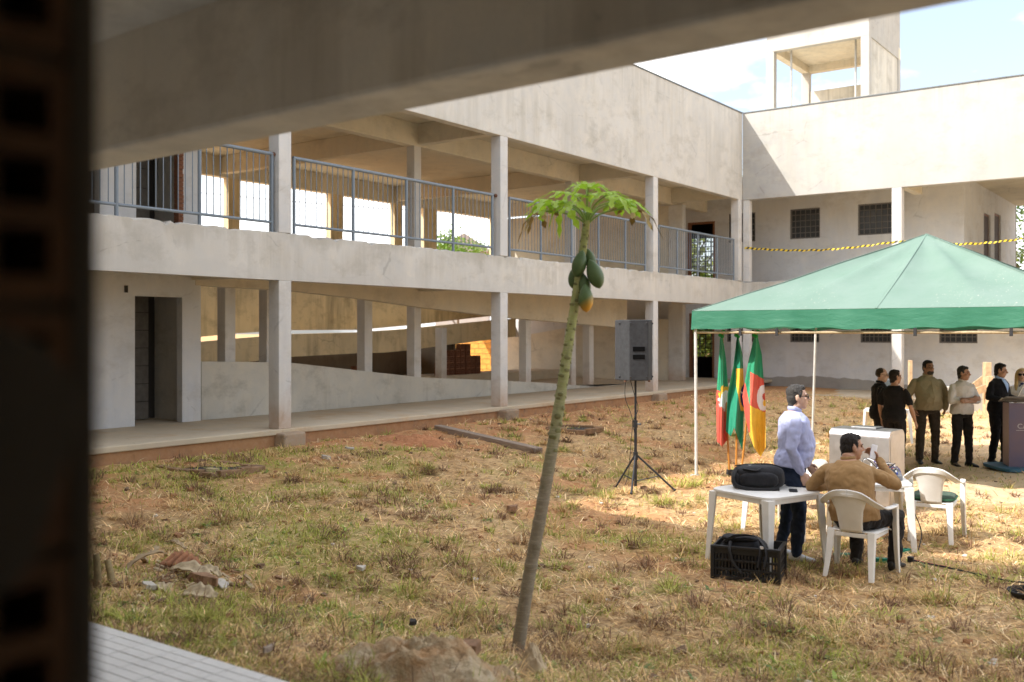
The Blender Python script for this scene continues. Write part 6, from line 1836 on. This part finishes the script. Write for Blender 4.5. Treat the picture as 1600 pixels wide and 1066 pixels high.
# 1 standing in the lilac shirt, in profile to the right, left hand on the table
p1 = gp(1238, 873)
def x1(e, HP, HF, br, J, S, ra, up):
    glasses(e, HP, HF, S)
    MB().tube([tuple(v) for v in cat_pts([J['neck'] + V((.03, .06, -.02)), J['neck'] + V((.05, .125, -.16)), J['neck'] + V((.02, .16, -.34)), J['neck'] + V((0, .155, -.46))], 6)], .008, 6, ell=(1, .5)).build('lanyard', plain('navy_lanyard', (.02, .03, .09), .6), e, smooth=60)
person('man in a lilac shirt and glasses standing at the white table in profile', p1, 97,
       std(neck=(0, .02, 1.48), head=(0, .05, 1.605), elR=(.245, -.05, 1.12), wrR=(.20, .06, .88), elL=(-.24, .02, 1.13), wrL=(-.20, .18, .92), anR=(.11, .02, .085), anL=(-.12, -.10, .085), knR=(.11, .05, .5), knL=(-.11, -.02, .5)),
       look=4, h=1.80, fat=.6, belly=.05, sk=SK2, hair='greying_hair', top=LILAC, hem=-.04, trousers=DENIM, shoe=WSHOE, build_extra=x1)
# 2 seated in brown, back to us, phone at his mouth
seat = CH1
J2 = dict(pelvis=(-.03, -.02, .52), neck=(-.09, -.03, 1.055), head=(-.07, .02, 1.155), shL=(-.275, -.02, .925), shR=(.105, .0, .93),
          elL=(-.46, .05, .765), elR=(.29, .16, .82), wrL=(-.34, .25, .73), wrR=(.10, .28, 1.02), hipL=(-.10, .03, .50), hipR=(.10, .03, .50),
          knL=(-.13, .44, .49), knR=(.25, .42, .49), anL=(-.10, .28, .09), anR=(.24, .30, .09), toeL=(-.1, 1, 0), toeR=(.25, 1, 0), bend=(0, -.05, 0))
def x2(e, HP, HF, br, J, S, ra, up):
    MB().tube([J['wrL'].lerp(J['elL'], .12), J['wrL'].lerp(J['elL'], .17)], .036, 12).build('cuff', BROWN, e, smooth=60)
person('man in a brown sweater sitting with his back turned, phone raised to his mouth', seat + V((0, 0, 0)), 34, J2, look=52, nod=-4, h=1.80, fat=.85, belly=.05, sk=SK1, hair='dark_hair', top=BROWN, hem=-.05, collar=True, collar_r=.014, collar_z=.004,
       trousers=DARKT, hands=(.35, .7), hand_dirs={'L': ((.25, .6, -.75), (-.4, .5, .3), (1, .3, 0)), 'R': ((-.45, -.05, .5), (.3, .9, .2), (-.3, -.6, .8))}, build_extra=x2)
Ms = Matrix.Rotation(facing(34), 3, 'Z')
ph2 = MB().box(-.035, .035, -.006, .006, -.07, .07).build('phone', plain('white_phone', (.68, .70, .76), .3), loc=seat + Ms @ V((.075, .235, 1.13)), bevel=.004)
ph2.rotation_euler = (Ms @ Matrix.Rotation(R(58), 3, 'Z') @ Matrix.Rotation(.25, 3, 'Y')).to_euler(); tag(ph2, 'white phone held up to the mouth of the seated man', 'phone')
# 3 and 4 the two in black
def x3(e, HP, HF, br, J, S, ra, up): glasses(e, HP, HF, S)
person('balding man in a black polo and glasses looking right', gu(1374, 17.2), 104, std(elR=(.25, -.02, 1.12), wrR=(.22, .12, .90), wrL=(-.18, .2, .95)), look=8, nod=-6, h=1.76, fat=.3, belly=.06, sk=SK2, hair='brown_hair', hair_style='bald',
       top=BLACKC, sleeve='short', hem=-.18, trousers=DARKT, build_extra=x3)
person('man in a black tee with his back half turned beside the balding man', gu(1397, 16.3), 46, std(elR=(.27, .02, 1.12), wrR=(.30, .13, .87)), look=30, h=1.70, fat=.1, sk=SK1, hair='dark_hair', top=BLACKC, sleeve='short', hem=-.16, collar=False, trousers=DARKT)
# 5 stout man in olive
def x5(e, HP, HF, br, J, S, ra, up):
    bd = MB(); bd.ball(HP(0, .055, -.075), (.058 * S, .048 * S, .042 * S), 14, 10, HF.to_4x4()); remesh(bd.build('beard', HAIRM['greying_hair'], e, fix=False), .006, 2)
    r_ = MB(); pts = []
    for s in (.12, .3, .5, .7, .86): pts.append(br(s, .036)[6])
    r_.tube(pts, .008, 6).build('placket', OLIVE, e, smooth=60)
    MB().tube([br(.72, .03)[8], br(.64, .034)[8]], .03, 4, ell=(1, .12)).build('shirt_pocket', OLIVE, e)
person('stout bearded man in an olive shirt with hands in his pockets', gu(1449, 17.5), 182, std(shL=(-.205, 0, 1.358), shR=(.205, 0, 1.358), elL=(-.32, -.03, 1.12), elR=(.32, -.03, 1.12), wrL=(-.265, .07, .92), wrR=(.265, .07, .92), hipL=(-.10, 0, .91), hipR=(.10, 0, .91), knL=(-.125, .02, .5), knR=(.125, .02, .5)),
       look=-12, nod=2, h=1.84, fat=.95, belly=.11, thick=1.2, sk=SK3, hair='dark_hair', top=OLIVE, hem=-.10, trousers=BROWNT, hands=(.9, .9), hand_dirs={'L': ((.3, .15, -1), (-1, .2, 0), (0, 1, 0)), 'R': ((-.3, .15, -1), (1, .2, 0), (0, 1, 0))}, build_extra=x5)
# 6 white shirt, arms folded
person('man in a rolled white shirt standing with arms folded', gu(1503, 17.25), 166,
       std(elL=(-.27, .06, 1.13), elR=(.27, .06, 1.13), wrL=(.06, .235, 1.13), wrR=(-.04, .21, 1.17), anL=(-.10, .05, .085), anR=(.13, -.03, .085)),
       look=-34, nod=-4, h=1.76, fat=.15, sk=SK1, hair='greying_hair', top=WHITEC, sleeve='rolled', hem=-.09, trousers=DARKT, hands=(.8, .5),
       hand_dirs={'L': ((1, .15, .1), (0, 1, .2), (0, .2, 1)), 'R': ((-1, .25, .05), (0, 1, .2), (0, .2, 1))})
# 7 dark suit at the lectern
def x7(e, HP, HF, br, J, S, ra, up):
    q = MB(); rows = []
    for s, hw in ((.975, 4.2), (.90, 3.4), (.80, 2.5), (.68, 1.5), (.54, .25)):
        rg = br(s, .034 if s < .9 else .022); n = len(rg); c0 = n / 4
        def at(i):
            i0 = int(math.floor(i)) % n; f = i - math.floor(i); return rg[i0].lerp(rg[(i0 + 1) % n], f)
        rows.append([at(c0 + hw * .5 * k) for k in (-1, -.5, 0, .5, 1)])
    vs = [p for r in rows for p in r]; fs = [(j * 5 + i, j * 5 + i + 1, (j + 1) * 5 + i + 1, (j + 1) * 5 + i) for j in range(4) for i in range(4)]
    q.add(vs, fs); q.build('shirt_front', BLUEC, e, smooth=70, solid=.004)
    for k in (0, 4):
        MB().tube([r[k] for r in rows], [.012, .018, .016, .012, .006], 6, ell=(1, .4)).build('lapel', SUIT, e, smooth=60)
    rg = br(.74, .036); MB().box(-.022, .022, -.004, .004, -.012, .012).build('pocket_square', WHITEB, e, loc=rg[8].lerp(rg[9], .3))
    for sd in 'LR':
        MB().tube([J['wr' + sd].lerp(J['el' + sd], .02), J['wr' + sd].lerp(J['el' + sd], .10)], .034 * S, 12).build('cuff', BLUEC, e, smooth=60)
person('man in a dark suit and light blue shirt standing at the lectern', gu(1560, 17.45), 150,
       std(elL=(-.26, .0, 1.14), elR=(.25, -.02, 1.14), wrL=(-.19, .27, 1.12), wrR=(.16, .25, 1.11), anL=(-.11, .04, .085), anR=(.12, -.05, .085)),
       look=-24, nod=-10, h=1.78, fat=.15, sk=SK1, hair='dark_hair', top=SUIT, top_name='jacket', hem=-.30, collar=True, collar_mat=BLUEC, trousers=SUIT, hands=(.5, .5),
       hand_dirs={'L': ((.35, 1, .0), (-.2, 0, 1), (1, 0, 0)), 'R': ((-.3, 1, .0), (.2, 0, 1), (-1, 0, 0))}, build_extra=x7)
# 8 blonde woman in white behind the lectern
def x8(e, HP, HF, br, J, S, ra, up):
    glasses(e, HP, HF, S, True)
    q = MB(); n_ = J['neck'] + V((0, .075, -.03)); q.ball(n_, (.03, .02, .022), 8, 6); q.tube([n_, n_ + V((.05, .02, -.05))], [.012, .03], 8, ell=(1, .4)); q.tube([n_, n_ + V((-.05, .02, -.05))], [.012, .03], 8, ell=(1, .4)); q.build('scarf', plain('navy_scarf', (.03, .05, .18), .6), e, smooth=60)
person('blonde woman in sunglasses and a white blouse behind the lectern', gu(1597, 17.9), 208, std(wrL=(-.12, .25, 1.0), wrR=(.12, .25, 1.0), elL=(-.23, .0, 1.13), elR=(.23, 0, 1.13)), look=0, h=1.72, fem=1, sk=SK2, hair='blonde_hair', hair_style='shades',
       top=WHITEB, hem=-.15, trousers=DARKT, build_extra=x8)
